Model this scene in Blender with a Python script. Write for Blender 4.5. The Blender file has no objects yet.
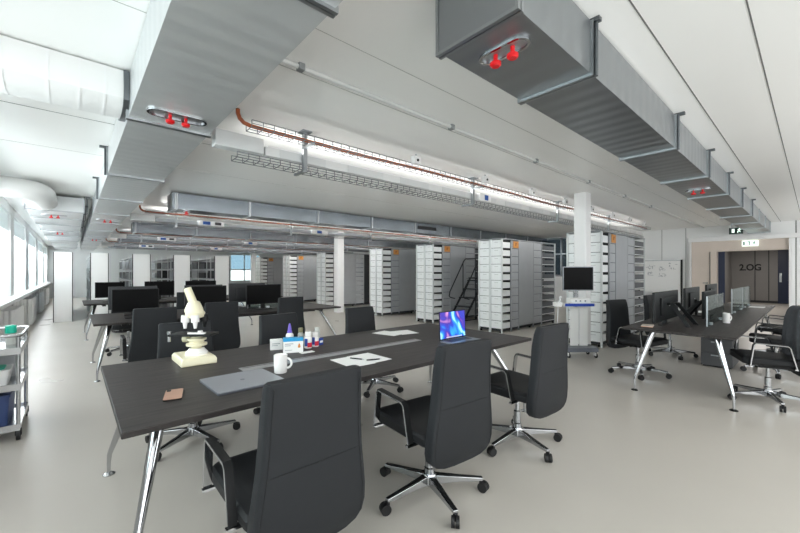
import bpy, math, random
from math import sin, cos, pi, radians as rad
from mathutils import Vector
random.seed(7)
S = bpy.context.scene
COL = S.collection

# ------------------------------------------------------------------ camera
H = 1.40
FPX = 369.0
TH = rad(41.63)
cam = bpy.data.cameras.new('camera')
cam.sensor_width = 36.0
cam.lens = FPX / 800 * 36
cam.shift_y = (272 - 266.5) / 800
cam.clip_start = 0.02
camo = bpy.data.objects.new('camera', cam)
COL.objects.link(camo)
camo.location = (0, 0, H)
camo.rotation_euler = (pi / 2, 0, -TH)
S.camera = camo

# ------------------------------------------------------------------ materials
def lin(c):
    if isinstance(c, str):
        c = [int(c[i:i + 2], 16) / 255 for i in (0, 2, 4)]
    return tuple((v / 12.92 if v <= 0.04045 else ((v + 0.055) / 1.055) ** 2.4) for v in c) + (1,)

def mat(name, col, rough=0.5, metal=0.0, var=0.0, vscale=4.0, bump=0.0, bscale=60.0, spec=0.5, stretch=None, emit=0.0):
    m = bpy.data.materials.new(name)
    m.use_nodes = True
    nt = m.node_tree
    b = nt.nodes['Principled BSDF']
    c = lin(col)
    b.inputs['Base Color'].default_value = c
    b.inputs['Roughness'].default_value = rough
    b.inputs['Metallic'].default_value = metal
    b.inputs['Specular IOR Level'].default_value = spec
    if emit:
        b.inputs['Emission Color'].default_value = c
        b.inputs['Emission Strength'].default_value = emit
    tc = nt.nodes.new('ShaderNodeTexCoord')
    mp = nt.nodes.new('ShaderNodeMapping')
    if stretch:
        mp.inputs['Scale'].default_value = stretch
    nt.links.new(tc.outputs['Object'], mp.inputs['Vector'])
    if var:
        n = nt.nodes.new('ShaderNodeTexNoise')
        n.inputs['Scale'].default_value = vscale
        n.inputs['Detail'].default_value = 5
        nt.links.new(mp.outputs[0], n.inputs['Vector'])
        r = nt.nodes.new('ShaderNodeValToRGB')
        r.color_ramp.elements[0].position = 0.3
        r.color_ramp.elements[1].position = 0.7
        r.color_ramp.elements[0].color = tuple(v * (1 - var) for v in c[:3]) + (1,)
        r.color_ramp.elements[1].color = tuple(min(1, v * (1 + var)) for v in c[:3]) + (1,)
        nt.links.new(n.outputs['Fac'], r.inputs['Fac'])
        nt.links.new(r.outputs[0], b.inputs['Base Color'])
    if bump:
        n2 = nt.nodes.new('ShaderNodeTexNoise')
        n2.inputs['Scale'].default_value = bscale
        n2.inputs['Detail'].default_value = 3
        nt.links.new(mp.outputs[0], n2.inputs['Vector'])
        bp = nt.nodes.new('ShaderNodeBump')
        bp.inputs['Strength'].default_value = bump
        bp.inputs['Distance'].default_value = 0.01
        nt.links.new(n2.outputs['Fac'], bp.inputs['Height'])
        nt.links.new(bp.outputs[0], b.inputs['Normal'])
    return m

def glass_mat(name, tint, gloss=0.08, rough=0.02, k=1.0):
    m = bpy.data.materials.new(name)
    m.use_nodes = True
    nt = m.node_tree
    nt.nodes.clear()
    o = nt.nodes.new('ShaderNodeOutputMaterial')
    t = nt.nodes.new('ShaderNodeBsdfTransparent')
    t.inputs[0].default_value = lin(tint)
    g = nt.nodes.new('ShaderNodeBsdfGlossy')
    g.inputs['Roughness'].default_value = rough
    f = nt.nodes.new('ShaderNodeFresnel')
    f.inputs[0].default_value = 1.25
    a = nt.nodes.new('ShaderNodeMath')
    a.operation = 'ADD'
    a.inputs[1].default_value = gloss
    nt.links.new(f.outputs[0], a.inputs[0])
    mx = nt.nodes.new('ShaderNodeMixShader')
    a2 = nt.nodes.new('ShaderNodeMath'); a2.operation = 'MULTIPLY'; a2.inputs[1].default_value = k
    nt.links.new(a.outputs[0], a2.inputs[0]); nt.links.new(a2.outputs[0], mx.inputs[0])
    nt.links.new(t.outputs[0], mx.inputs[1])
    nt.links.new(g.outputs[0], mx.inputs[2])
    nt.links.new(mx.outputs[0], o.inputs[0])
    return m

def duct_mat(name, axis, col='9ea2a5', metal=1.0):
    """galvanised sheet with shallow cross beads along the given axis"""
    m = mat(name, col, 0.24, metal)
    nt = m.node_tree
    b = nt.nodes['Principled BSDF']
    tc = nt.nodes.new('ShaderNodeTexCoord')
    w = nt.nodes.new('ShaderNodeTexWave')
    w.wave_type = 'BANDS'
    w.bands_direction = axis
    w.inputs['Scale'].default_value = 2.1
    w.inputs['Distortion'].default_value = 0.15
    w.inputs['Detail'].default_value = 1
    nt.links.new(tc.outputs['Object'], w.inputs['Vector'])
    n = nt.nodes.new('ShaderNodeTexNoise')
    n.inputs['Scale'].default_value = 2.0
    n.inputs['Detail'].default_value = 2
    nt.links.new(tc.outputs['Object'], n.inputs['Vector'])
    ad = nt.nodes.new('ShaderNodeMath')
    ad.operation = 'MULTIPLY_ADD'
    nt.links.new(n.outputs['Fac'], ad.inputs[0])
    ad.inputs[1].default_value = 0.5
    nt.links.new(w.outputs['Fac'], ad.inputs[2])
    bp = nt.nodes.new('ShaderNodeBump')
    bp.inputs['Strength'].default_value = 0.15
    bp.inputs['Distance'].default_value = 0.02
    nt.links.new(ad.outputs[0], bp.inputs['Height'])
    nt.links.new(bp.outputs[0], b.inputs['Normal'])
    n2 = nt.nodes.new('ShaderNodeTexNoise')
    n2.inputs['Scale'].default_value = 3.0
    nt.links.new(tc.outputs['Object'], n2.inputs['Vector'])
    mr = nt.nodes.new('ShaderNodeMapRange')
    mr.inputs['To Min'].default_value = 0.30
    mr.inputs['To Max'].default_value = 0.44
    nt.links.new(n2.outputs['Fac'], mr.inputs['Value'])
    nt.links.new(mr.outputs[0], b.inputs['Roughness'])
    return m

M = {}
M['ceiling'] = mat('ceiling_paint', 'f6f6f4', 0.3, var=0.015, vscale=0.7, spec=0.5)
M['wall'] = mat('wall_paint', 'eeefef', 0.6, var=0.012, vscale=1.2)
M['white'] = mat('white_paint', 'ececec', 0.45)
M['panelwhite'] = mat('white_laminate', 'f0f0ef', 0.35)
M['sill'] = mat('sill_laminate', 'eceded', 0.3)
M['insul'] = mat('white_insulation', 'ebebea', 0.55, bump=0.12, bscale=5)
M['duct_x'] = duct_mat('galvanised_sheet_x', 'X')
M['duct_plain'] = mat('galvanised_sheet_plain', 'a3a7a9', 0.34, 1.0, var=0.05, vscale=3)
M['duct_y'] = duct_mat('galvanised_sheet_y', 'Y', 'd0d3d4', 0.55)  # same sheet, bright floor reflection put into a lighter colour
M['galv'] = mat('galvanised_steel', 'a9adb0', 0.32, 1.0, var=0.08, vscale=6)
M['darkgalv'] = mat('dark_zinc', '6d7174', 0.4, 0.9, var=0.1)
M['chrome'] = mat('polished_aluminium', 'bbbdc0', 0.10, 1.0)
M['alu'] = mat('brushed_aluminium', 'b4b7ba', 0.35, 0.9, var=0.05, stretch=(1, 30, 1))
M['steel'] = mat('stainless_steel', 'c2c4c6', 0.25, 1.0)
M['leather'] = mat('charcoal_leather', '232528', 0.55, var=0.06, vscale=3, bump=0.08, bscale=220, spec=0.25)
M['leather_dark'] = mat('black_leather', '1d1e20', 0.55, bump=0.08, bscale=220, spec=0.25)
M['black'] = mat('black_plastic', '151617', 0.42, spec=0.3)
M['rubber'] = mat('black_rubber', '141416', 0.6)
M['charcoal'] = mat('charcoal_plastic', '2f3033', 0.5, var=0.03)
M['screen'] = mat('dark_screen', '0b0b0c', 0.45, spec=0.08)
M['desk'] = mat('dark_oak_laminate', '322e2d', 0.48, var=0.5, vscale=4, bump=0.05, bscale=9, stretch=(0.9, 11, 2), spec=0.3)
M['deskedge'] = mat('desk_edge', '3a3838', 0.45, var=0.15, vscale=8)
M['red'] = mat('red_knob', 'd3141c', 0.3)
M['orange'] = mat('orange_cable', '9d5029', 0.5, var=0.2, vscale=14)
M['farduct'] = mat('darkened_zinc_sheet', '798086', 0.27, 1.0, var=0.12, vscale=2.5)  # sheet metal darkened in its colour to dim the far ducts
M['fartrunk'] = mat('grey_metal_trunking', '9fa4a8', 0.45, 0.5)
M['endwall'] = mat('end_wall_paint', 'd2d5d6', 0.6, var=0.012)
M['trunk'] = mat('grey_trunking', 'd8d9d8', 0.45)
M['boxgrey'] = mat('light_grey_box', 'cfd1d1', 0.5)
M['wire'] = mat('zinc_wire', '7a7d80', 0.4, 0.8)
M['rackgrey'] = mat('grey_cabinet', 'a6a9ad', 0.42, var=0.03)
M['rackpost'] = mat('pale_rack_post', 'd6dada', 0.4)
M['rackdark'] = mat('dark_carcass', '2b2d30', 0.6)
M['traygrey'] = mat('dark_grey_tray', '55585c', 0.5)
M['crate'] = mat('white_crate', 'eef1f1', 0.3, var=0.02)
M['bingrey'] = mat('grey_bin', 'acafb3', 0.45, var=0.05, vscale=9)
M['orangelabel'] = mat('orange_tag', 'cd8c42', 0.5)
M['tagmark'] = mat('tag_print', 'a8641c', 0.5)
M['blue'] = mat('deep_blue_paint', '101c3c', 0.4, var=0.04)
M['bluesign'] = mat('blue_label', '1d4f9c', 0.4)
M['brightblue'] = mat('blue_plastic', '2b4bb0', 0.35)
M['binblue'] = mat('navy_bin', '3b4f80', 0.45, var=0.06)
M['teal'] = mat('teal_plastic', '17b89b', 0.35)
M['beige'] = mat('beige_laminate', 'd5c8bd', 0.45, var=0.02)
M['corrwall'] = mat('grey_corridor_panel', '8b8987', 0.5, var=0.03)
M['print'] = mat('black_print', '17181a', 0.5)
M['signgreen'] = mat('sign_green', '0d5a3c', 0.4)
M['signdark'] = mat('sign_dark_green', '12362b', 0.4)
M['signwhite'] = mat('lit_sign_white', 'e9fbf2', 0.4, emit=0.6)
M['paper'] = mat('paper', 'f2f2f0', 0.7, var=0.01)
M['ink'] = mat('faint_ink', '9b9fa5', 0.7)
M['ceramic'] = mat('white_ceramic', 'f0eeec', 0.15)
M['coffee'] = mat('cream_inside', 'cdbf9c', 0.4)
M['cream'] = mat('cream_enamel', 'e9e2c4', 0.3, var=0.02)
M['copper'] = mat('rose_copper', 'c79a82', 0.28, 0.55, var=0.06)
M['laptop'] = mat('space_grey_metal', '92969d', 0.36, 0.45)
M['laptopdark'] = mat('darker_grey_metal', '6a6e76', 0.35, 0.7)
M['key'] = mat('keyboard_black', '17181b', 0.5)
M['purple'] = mat('purple_cap', '6d55c4', 0.35)
M['olive'] = mat('olive_cap', '7d7a5c', 0.45)
M['redlabel'] = mat('red_label', 'd6203c', 0.45)
M['bluelabel'] = mat('sky_blue_print', '2aa0d8', 0.4)
M['navylabel'] = mat('navy_label', '23459a', 0.45)
M['orangeprint'] = mat('orange_print', 'd58b45', 0.5)
M['clearplastic'] = mat('grey_clear_plastic', 'b7bab4', 0.3)
M['jacket'] = mat('grey_wool', '55575b', 0.85, var=0.12, vscale=30, bump=0.25, bscale=150, spec=0.2)
M['ladder'] = mat('dark_steel', '34363a', 0.4, 0.6)
bm_ = bpy.data.materials.new('white_blind_fabric'); bm_.use_nodes = True
nt = bm_.node_tree; nt.nodes.clear()
o_ = nt.nodes.new('ShaderNodeOutputMaterial'); a_ = nt.nodes.new('ShaderNodeBsdfDiffuse'); b_ = nt.nodes.new('ShaderNodeBsdfTranslucent'); x_ = nt.nodes.new('ShaderNodeMixShader')
a_.inputs[0].default_value = (0.85, 0.86, 0.86, 1); b_.inputs[0].default_value = (0.85, 0.87, 0.88, 1); x_.inputs[0].default_value = 0.45
nt.links.new(a_.outputs[0], x_.inputs[1]); nt.links.new(b_.outputs[0], x_.inputs[2]); nt.links.new(x_.outputs[0], o_.inputs[0])
M['blind'] = bm_
M['glass'] = glass_mat('clear_glass', 'e6efee', 0.05)
M['divider'] = glass_mat('divider_glass', 'dde5e4', 0.0, 0.02, 0.45)
M['blueglass'] = glass_mat('blue_tinted_glass', '555d61', 0.04)
M['paleblueglass'] = glass_mat('pale_blue_glass', 'a3b6be', 0.02)
M['greenout'] = mat('distant_foliage', '6f8a63', 0.9, var=0.3, vscale=3)
M['cabinetside'] = mat('dark_pedestal', '4b4c4e', 0.5)
M['cable'] = mat('white_cable', 'dddee0', 0.4)
M['joint'] = mat('dark_joint_gap', '6a6b6a', 0.7)  # dark grey of the panel and wall joints
M['jointlight'] = mat('joint_fine', 'b5b5b2', 0.7)

# floor: poured epoxy
fm = mat('poured_epoxy_floor', 'bdb8b0', 0.22, var=0.035, vscale=0.9, spec=0.5)
nt = fm.node_tree
n = nt.nodes.new('ShaderNodeTexNoise'); n.inputs['Scale'].default_value = 1.3
tc = nt.nodes.new('ShaderNodeTexCoord'); nt.links.new(tc.outputs['Object'], n.inputs['Vector'])
mr = nt.nodes.new('ShaderNodeMapRange'); mr.inputs['To Min'].default_value = 0.24; mr.inputs['To Max'].default_value = 0.36
nt.links.new(n.outputs['Fac'], mr.inputs['Value']); nt.links.new(mr.outputs[0], nt.nodes['Principled BSDF'].inputs['Roughness'])
M['floor'] = fm

# laptop screen: abstract swirl, glowing
sm = bpy.data.materials.new('glowing_swirl_screen'); sm.use_nodes = True
nt = sm.node_tree; b = nt.nodes['Principled BSDF']
tc = nt.nodes.new('ShaderNodeTexCoord')
n = nt.nodes.new('ShaderNodeTexNoise'); n.inputs['Scale'].default_value = 3.2; n.inputs['Detail'].default_value = 2; n.inputs['Distortion'].default_value = 1.3
nt.links.new(tc.outputs['Object'], n.inputs['Vector'])
r = nt.nodes.new('ShaderNodeValToRGB')
cr = r.color_ramp
cr.elements[0].position = 0.30; cr.elements[0].color = lin('e59ac0')
cr.elements[1].position = 0.72; cr.elements[1].color = lin('f3c3dc')
for p, c in ((0.40, '3f2a8f'), (0.47, '1d3fae'), (0.53, '2b8fe0'), (0.57, '9adcf5'), (0.63, '5a2fa0')):
    e = cr.elements.new(p); e.color = lin(c)
nt.links.new(n.outputs['Fac'], r.inputs['Fac'])
b.inputs['Base Color'].default_value = (0.01, 0.01, 0.01, 1)
b.inputs['Roughness'].default_value = 0.2
nt.links.new(r.outputs[0], b.inputs['Emission Color'])
b.inputs['Emission Strength'].default_value = 0.9
M['swirl'] = sm

# ------------------------------------------------------------------ mesh builder
class MB:
    def __init__(self):
        self.v = []; self.f = []
    def add(self, vs, fs):
        o = len(self.v)
        self.v += [tuple(p) for p in vs]
        self.f += [tuple(i + o for i in f) for f in fs]
        return self
    def box(self, x0, x1, y0, y1, z0, z1):
        vs = [(x, y, z) for z in (z0, z1) for y in (y0, y1) for x in (x0, x1)]
        return self.add(vs, [(0, 2, 3, 1), (4, 5, 7, 6), (0, 1, 5, 4), (2, 6, 7, 3), (0, 4, 6, 2), (1, 3, 7, 5)])
    def loft(self, rings, cap=True, closed=False):
        n = len(rings[0]); vs = [p for r in rings for p in r]; fs = []
        m = len(rings)
        for i in range(m if closed else m - 1):
            a = i * n; b = ((i + 1) % m) * n
            for k in range(n):
                k2 = (k + 1) % n
                fs.append((a + k, a + k2, b + k2, b + k))
        if cap and not closed:
            fs.append(tuple(range(n - 1, -1, -1)))
            fs.append(tuple((m - 1) * n + k for k in range(n)))
        return self.add(vs, fs)
    def cyl(self, p0, p1, r0, r1=None, n=16, cap=True):
        r1 = r0 if r1 is None else r1
        p0 = Vector(p0); p1 = Vector(p1)
        d = (p1 - p0).normalized()
        a = Vector((0, 0, 1)) if abs(d.z) < 0.95 else Vector((1, 0, 0))
        u = d.cross(a).normalized(); w = d.cross(u).normalized()
        def ring(p, r): return [p + u * (r * cos(2 * pi * k / n)) - w * (r * sin(2 * pi * k / n)) for k in range(n)]
        return self.loft([ring(p0, r0), ring(p1, r1)], cap)
    def lathe(self, prof, c=(0, 0, 0), n=20, cap=True):
        return self.loft([[(c[0] + r * cos(2 * pi * k / n), c[1] + r * sin(2 * pi * k / n), c[2] + z) for k in range(n)] for r, z in prof], cap)
    def tube(self, pts, r, n=8, cap=True, closed=False):
        pts = [Vector(p) for p in pts]
        rings = []; up = None
        m = len(pts)
        for i, p in enumerate(pts):
            if closed:
                d = (pts[(i + 1) % m] - pts[i - 1]).normalized()
            else:
                d = (pts[min(i + 1, m - 1)] - pts[max(i - 1, 0)]).normalized()
            if up is None:
                a = Vector((0, 0, 1)) if abs(d.z) < 0.9 else Vector((1, 0, 0))
            else:
                a = up
            u = d.cross(a).normalized(); up = u.cross(d).normalized()
            rr = r[i] if isinstance(r, (list, tuple)) else r
            rings.append([p + u * (rr * cos(2 * pi * k / n)) + up * (rr * sin(2 * pi * k / n)) for k in range(n)])
        return self.loft(rings, cap, closed)
    def bar(self, pts, width_axis, w, t, closed=False):
        """flat bar following pts; width along width_axis, thickness t"""
        pts = [Vector(p) for p in pts]; wa = Vector(width_axis).normalized()
        rings = []; m = len(pts)
        for i, p in enumerate(pts):
            if closed: d = (pts[(i + 1) % m] - pts[i - 1])
            else: d = (pts[min(i + 1, m - 1)] - pts[max(i - 1, 0)])
            d.normalize(); nn = d.cross(wa).normalized()
            rings.append([p + wa * w / 2 + nn * t / 2, p - wa * w / 2 + nn * t / 2, p - wa * w / 2 - nn * t / 2, p + wa * w / 2 - nn * t / 2])
        return self.loft(rings, True, closed)
    def prism(self, poly, z0, z1):
        return self.loft([[(x, y, z0) for x, y in poly], [(x, y, z1) for x, y in poly]])
    def prism_yz(self, poly, x0, x1):
        return self.loft([[(x0, y, z) for y, z in poly], [(x1, y, z) for y, z in poly]])
    def prism_xz(self, poly, y0, y1):
        return self.loft([[(x, y1, z) for x, z in poly], [(x, y0, z) for x, z in poly]])
    def rot(self, ang, axis='z', c=(0, 0, 0)):
        from mathutils import Matrix
        m = Matrix.Rotation(ang, 3, axis.upper()); c = Vector(c)
        self.v = [tuple(m @ (Vector(p) - c) + c) for p in self.v]
        return self
    def move(self, d):
        self.v = [(p[0] + d[0], p[1] + d[1], p[2] + d[2]) for p in self.v]
        return self

def rrect(hx, hy, r, n=4):
    pts = []
    for cx, cy, a in ((hx - r, hy - r, 0), (-hx + r, hy - r, 90), (-hx + r, -hy + r, 180), (hx - r, -hy + r, 270)):
        for k in range(n + 1):
            t = rad(a + 90 * k / n)
            pts.append((cx + r * cos(t), cy + r * sin(t)))
    return pts

def mesh_of(name, mb, m):
    me = bpy.data.meshes.new(name)
    me.from_pydata(mb.v, [], mb.f)
    me.validate()
    import bmesh
    bm = bmesh.new(); bm.from_mesh(me)
    bmesh.ops.recalc_face_normals(bm, faces=bm.faces)
    bm.to_mesh(me); bm.free()
    me.materials.append(M[m] if isinstance(m, str) else m)
    for p in me.polygons: p.use_smooth = True
    me.set_sharp_from_angle(angle=rad(35))
    return me

def obj(name, mb, m, parent=None, label=None, bevel=0, seg=2):
    o = bpy.data.objects.new(name, mesh_of(name, mb, m))
    COL.objects.link(o)
    if parent is not None: o.parent = parent
    if label: o['label'] = label
    if bevel:
        md = o.modifiers.new('bevel', 'BEVEL'); md.width = bevel; md.segments = seg; md.limit_method = 'ANGLE'; md.angle_limit = rad(40)
    return o

def tag(o, label, cat, group=None):
    o['label'] = label; o['category'] = cat
    if group: o['group'] = group
    return o

def thing(name, label, cat, loc=(0, 0, 0), rz=0, group=None):
    o = bpy.data.objects.new(name, None); COL.objects.link(o)
    o.empty_display_size = 0.1
    o.location = loc; o.rotation_euler = (0, 0, rz)
    return tag(o, label, cat, group)

def struct(name, mb, m, parent=None, bevel=0):
    o = obj(name, mb, m, parent, bevel=bevel)
    if parent is None: o['kind'] = 'structure'
    return o

def dup(root, loc, rz, label, group=None):
    r = root.copy(); COL.objects.link(r); r.location = loc; r.rotation_euler = (0, 0, rz)
    r['label'] = label
    if group: r['group'] = group
    for ch in list(root.children):
        c = ch.copy(); COL.objects.link(c); c.parent = r
        for g in list(ch.children):
            d = g.copy(); COL.objects.link(d); d.parent = c
    return r

def text(name, body, size, loc, rot, m, parent=None, depth=0.004, bold=0.0):
    cu = bpy.data.curves.new(name, 'FONT'); cu.body = body; cu.size = size; cu.extrude = depth; cu.offset = bold
    cu.align_x = 'CENTER'; cu.align_y = 'CENTER'
    t = bpy.data.objects.new(name + '_tmp', cu); COL.objects.link(t)
    bpy.context.view_layer.update()
    dg = bpy.context.evaluated_depsgraph_get()
    me = bpy.data.meshes.new_from_object(t.evaluated_get(dg))
    bpy.data.objects.remove(t)
    me.materials.clear(); me.materials.append(M[m])
    o = bpy.data.objects.new(name, me); COL.objects.link(o)
    o.location = loc; o.rotation_euler = rot
    if parent is not None: o.parent = parent
    return o

ORD = ['topmost', 'second', 'third', 'fourth', 'fifth', 'sixth', 'seventh', 'eighth', 'ninth', 'tenth', 'eleventh', 'lowest']

# ------------------------------------------------------------------ setting
CZ = 2.8
XL = -0.96          # inner face of the window wall
XR = 14.68          # inner face of the door wall
YE = 27.0           # far end wall
YB = -2.8           # wall behind the camera
struct('floor', MB().box(-1.5, 25.0, YB - 0.2, YE + 0.2, -0.12, 0), 'floor')
struct('ceiling', MB().box(-1.5, XR + 0.3, YB - 0.2, YE + 0.2, CZ, CZ + 0.15), 'ceiling')
for y, w, m in ((0.235, 0.007, 'joint'), (0.635, 0.007, 'joint'), (1.905, 0.004, 'jointlight'), (4.42, 0.006, 'joint'), (5.7, 0.004, 'jointlight'), (2.4, 0.004, 'jointlight')):
    struct('ceiling_joint', MB().box(XL if y > 1 else 0.9, XR, y - w / 2, y + w / 2, CZ - 0.002, CZ + 0.002), m)

# window wall on the left: pier / window rhythm
wins = [(-2.2, 0.6), (1.4, 4.2), (5.0, 7.8), (8.3, 11.2), (11.8, 14.6), (15.5, 18.5), (19.4, 22.6), (23.4, 26.2)]  # fourth window widened over a pier so its backlit blind lightens it
SZ = 0.9
wl = MB()
wl.box(-1.4, -1.2, YB, YE, 0, SZ - 0.06)
wl.box(-1.4, XL, YB, YE, 2.62, CZ)
ys = [YB] + [v for w in wins for v in w] + [YE]
for i in range(0, len(ys), 2):
    wl.box(-1.4, XL, ys[i], ys[i + 1], SZ - 0.06, 2.62)
struct('wall_left', wl, 'wall')
struct('trim_1', MB().box(-1.2, -0.78, YB, YE, SZ - 0.07, SZ), 'sill', bevel=0.008)
for k, (a, b) in enumerate(wins):
    fr = MB()
    x0, x1 = -1.36, -1.28
    f = 0.06
    fr.box(x0, x1, a, a + f, SZ - 0.06, 2.62).box(x0, x1, b - f, b, SZ - 0.06, 2.62)
    fr.box(x0, x1, a + f, b - f, SZ - 0.06, SZ).box(x0, x1, a + f, b - f, 2.56, 2.62)
    if b - a > 2: fr.box(x0, x1, (a + b) / 2 - 0.04, (a + b) / 2 + 0.04, SZ, 2.56)
    w = struct('window_%d' % (k + 1), fr, 'white')
    obj('window_pane', MB().box(-1.325, -1.315, a + f, b - f, SZ, 2.56), 'glass', w)
    if a > 8:
        nb = int((b - a) / 0.09); rings = []
        for q in range(nb + 1):
            yy = a + 0.01 + (b - a - 0.02) * q / nb
            xx = -1.02 + 0.022 * (1 if q % 2 else -1)
            rings.append([(xx, yy, SZ + 0.01), (xx + 0.004, yy, SZ + 0.01), (xx + 0.004, yy, 2.6), (xx, yy, 2.6)])
        obj('fabric_blind', MB().loft(rings), 'blind', w, label='white pleated fabric blind')

# end wall with a window
WX0, WX1 = 8.2, 10.3
we = MB()
we.box(XL - 0.4, WX0, YE, YE + 0.2, 0, CZ).box(WX1, XR, YE, YE + 0.2, 0, CZ).box(WX0, WX1, YE, YE + 0.2, 0, 0.75).box(WX0, WX1, YE, YE + 0.2, 2.65, CZ)
struct('wall_end', we, 'endwall')
wf = MB()
for x in (WX0, (WX0 + WX1) / 2 - 0.1, WX1 - 0.06): wf.box(x, x + 0.06, YE, YE + 0.08, 0.75, 2.65)
wf.box(WX0, WX1, YE, YE + 0.08, 0.75, 0.81).box(WX0, WX1, YE, YE + 0.08, 1.52, 1.6).box(WX0, WX1, YE, YE + 0.08, 2.59, 2.65)
w = struct('window_9', wf, 'rackpost')
obj('window_pane', MB().box(WX0, WX1, YE + 0.1, YE + 0.11, 1.56, 2.62), 'paleblueglass', w, label='blue tinted upper pane')
obj('window_pane', MB().box(WX0, WX1, YE + 0.1, YE + 0.11, 0.78, 1.56), 'glass', w)

# door wall (right)
WY0, WY1 = 5.9, 7.6        # window opening seen between the racks
wr = MB()
wr.box(XR, XR + 0.25, 2.63, WY0, 0, CZ).box(XR, XR + 0.25, WY1, YE, 0, CZ)
wr.box(XR, XR + 0.25, WY0, WY1, 0, 1.22).box(XR, XR + 0.25, WY0, WY1, 2.78, CZ)
wr.box(XR, XR + 0.25, 0.47, 2.63, 2.33, CZ)
wr.box(XR, XR + 0.25, YB, 0.47, 0, CZ)
struct('wall_right', wr, 'wall')
wf = MB()
for y in (WY0, WY0 + 0.5, WY0 + 0.85, WY1 - 0.06): wf.box(XR, XR + 0.1, y, y + 0.06, 1.22, 2.78)
wf.box(XR, XR + 0.1, WY0, WY1, 1.22, 1.29).box(XR, XR + 0.1, WY0, WY1, 2.72, 2.78).box(XR, XR + 0.1, WY0, WY1, 2.1, 2.15)
w = struct('window_10', wf, 'galv')
obj('window_pane', MB().box(XR + 0.12, XR + 0.13, WY0, WY1, 1.26, 2.74), 'blueglass', w)
for y, wd in ((3.39, 0.012), (2.75, 0.012), (0.345, 0.02)):
    struct('wall_joint', MB().box(XR - 0.004, XR, y - wd / 2, y + wd / 2, 0.05, CZ), 'joint')
# white bulkhead ledge over the doors
struct('trim_2', MB().box(XR - 0.14, XR, YB, 2.66, 2.335, 2.455), 'white', bevel=0.006)
struct('trim_3', MB().box(XR - 0.12, XR - 0.02, 2.60, 2.64, 0, 2.335), 'white')
struct('trim_4', MB().box(XR - 0.12, XR - 0.02, 0.42, 0.475, 0, 2.335), 'white')
# beige door frame and panelling in the opening
pf = MB()
pf.box(XR - 0.02, XR + 0.2, 0.475, 2.60, 2.02, 2.335)
pf.box(XR - 0.02, XR + 0.2, 1.99, 2.14, 0, 2.02)
d1 = struct('door_1', pf, 'beige')
d2 = struct('door_2', MB().box(XR + 0.02, XR + 0.07, 2.14, 2.60, 0.02, 2.02), 'beige')
obj('door_handle', MB().cyl((XR - 0.03, 2.22, 1.06), (XR + 0.02, 2.22, 1.06), 0.018).box(XR - 0.045, XR - 0.03, 2.2, 2.32, 1.05, 1.07), 'darkgalv', d2)
obj('door_joint', MB().box(XR + 0.01, XR + 0.02, 2.145, 2.165, 0.02, 2.02), 'joint', d2)
# corridor beyond
cw = MB()
cw.box(23.5, 23.7, -0.6, 3.2, 0, 2.6)
struct('wall_corridor_end', cw, 'corrwall')
struct('wall_corridor_left', MB().box(XR + 0.25, 23.5, 2.65, 2.85, 0, 2.6), 'corrwall')
struct('wall_corridor_right', MB().box(XR + 0.25, 23.5, 0.02, 0.22, 0, 2.6), 'corrwall')
struct('ceiling_corridor', MB().box(XR + 0.25, 23.7, 0.02, 2.85, 2.6, 2.7), 'corrwall')
for y in (1.39, 1.84):
    struct('corridor_joint', MB().box(23.49, 23.5, y - 0.015, y + 0.015, 0.1, 2.6), 'rackdark')
struct('baseboard_corridor', MB().box(23.48, 23.5, 0.22, 2.65, 0, 0.1), 'rackdark')
d3 = struct('door_3', MB().box(23.42, 23.48, 0.24, 1.10, 0.01, 2.4), 'blue')
obj('door_handle', MB().box(23.37, 23.42, 0.98, 1.05, 0.95, 1.35), 'alu', d3)
struct('door_4', MB().box(XR + 0.26, XR + 0.31, 1.84, 1.99, 0.02, 2.02), 'blue')
wt = text('wall_lettering', '2.OG', 0.40, (23.485, 2.0, 1.60), (pi / 2, 0, -pi / 2), 'print', bold=0.012)
wt.scale = (0.82, 1, 1)
wt['kind'] = 'structure'

# wall behind the camera; unseen openings sized for light, right one added
bw = MB()
bw.box(-1.4, -0.6, YB - 0.2, YB, 0, CZ).box(7.4, 9.5, YB - 0.2, YB, 0, CZ).box(13.5, XR + 0.25, YB - 0.2, YB, 0, CZ).box(9.5, 13.5, YB - 0.2, YB, 0, 0.9).box(9.5, 13.5, YB - 0.2, YB, 2.7, CZ).box(-0.6, 7.4, YB - 0.2, YB, 0, 0.5).box(-0.6, 7.4, YB - 0.2, YB, 2.7, CZ)
struct('wall_back', bw, 'wall')
wf = MB()
for k in range(6): wf.box(-0.6 + 1.588 * k, -0.54 + 1.588 * k, YB - 0.12, YB - 0.06, 0.5, 2.7)
struct('window_11', wf, 'white')

# columns
CX, CY = 6.82, 2.765
for (x, y, s) in ((CX, CY, 0.105), (6.95, 11.02, 0.125)):
    mb = MB()
    mb.prism([(x + px, y + py) for px, py in rrect(s, s, 0.008, 1)], 0, CZ)
    mb.box(x - s - 0.002, x - s + 0.01, y - 0.015, y + 0.015, 0, CZ)
    struct('column', mb, 'white')
struct('column', MB().prism([(8.0 + px, 22.0 + py) for px, py in rrect(0.13, 0.13, 0.02, 3)], 0, CZ), 'white')

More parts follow.
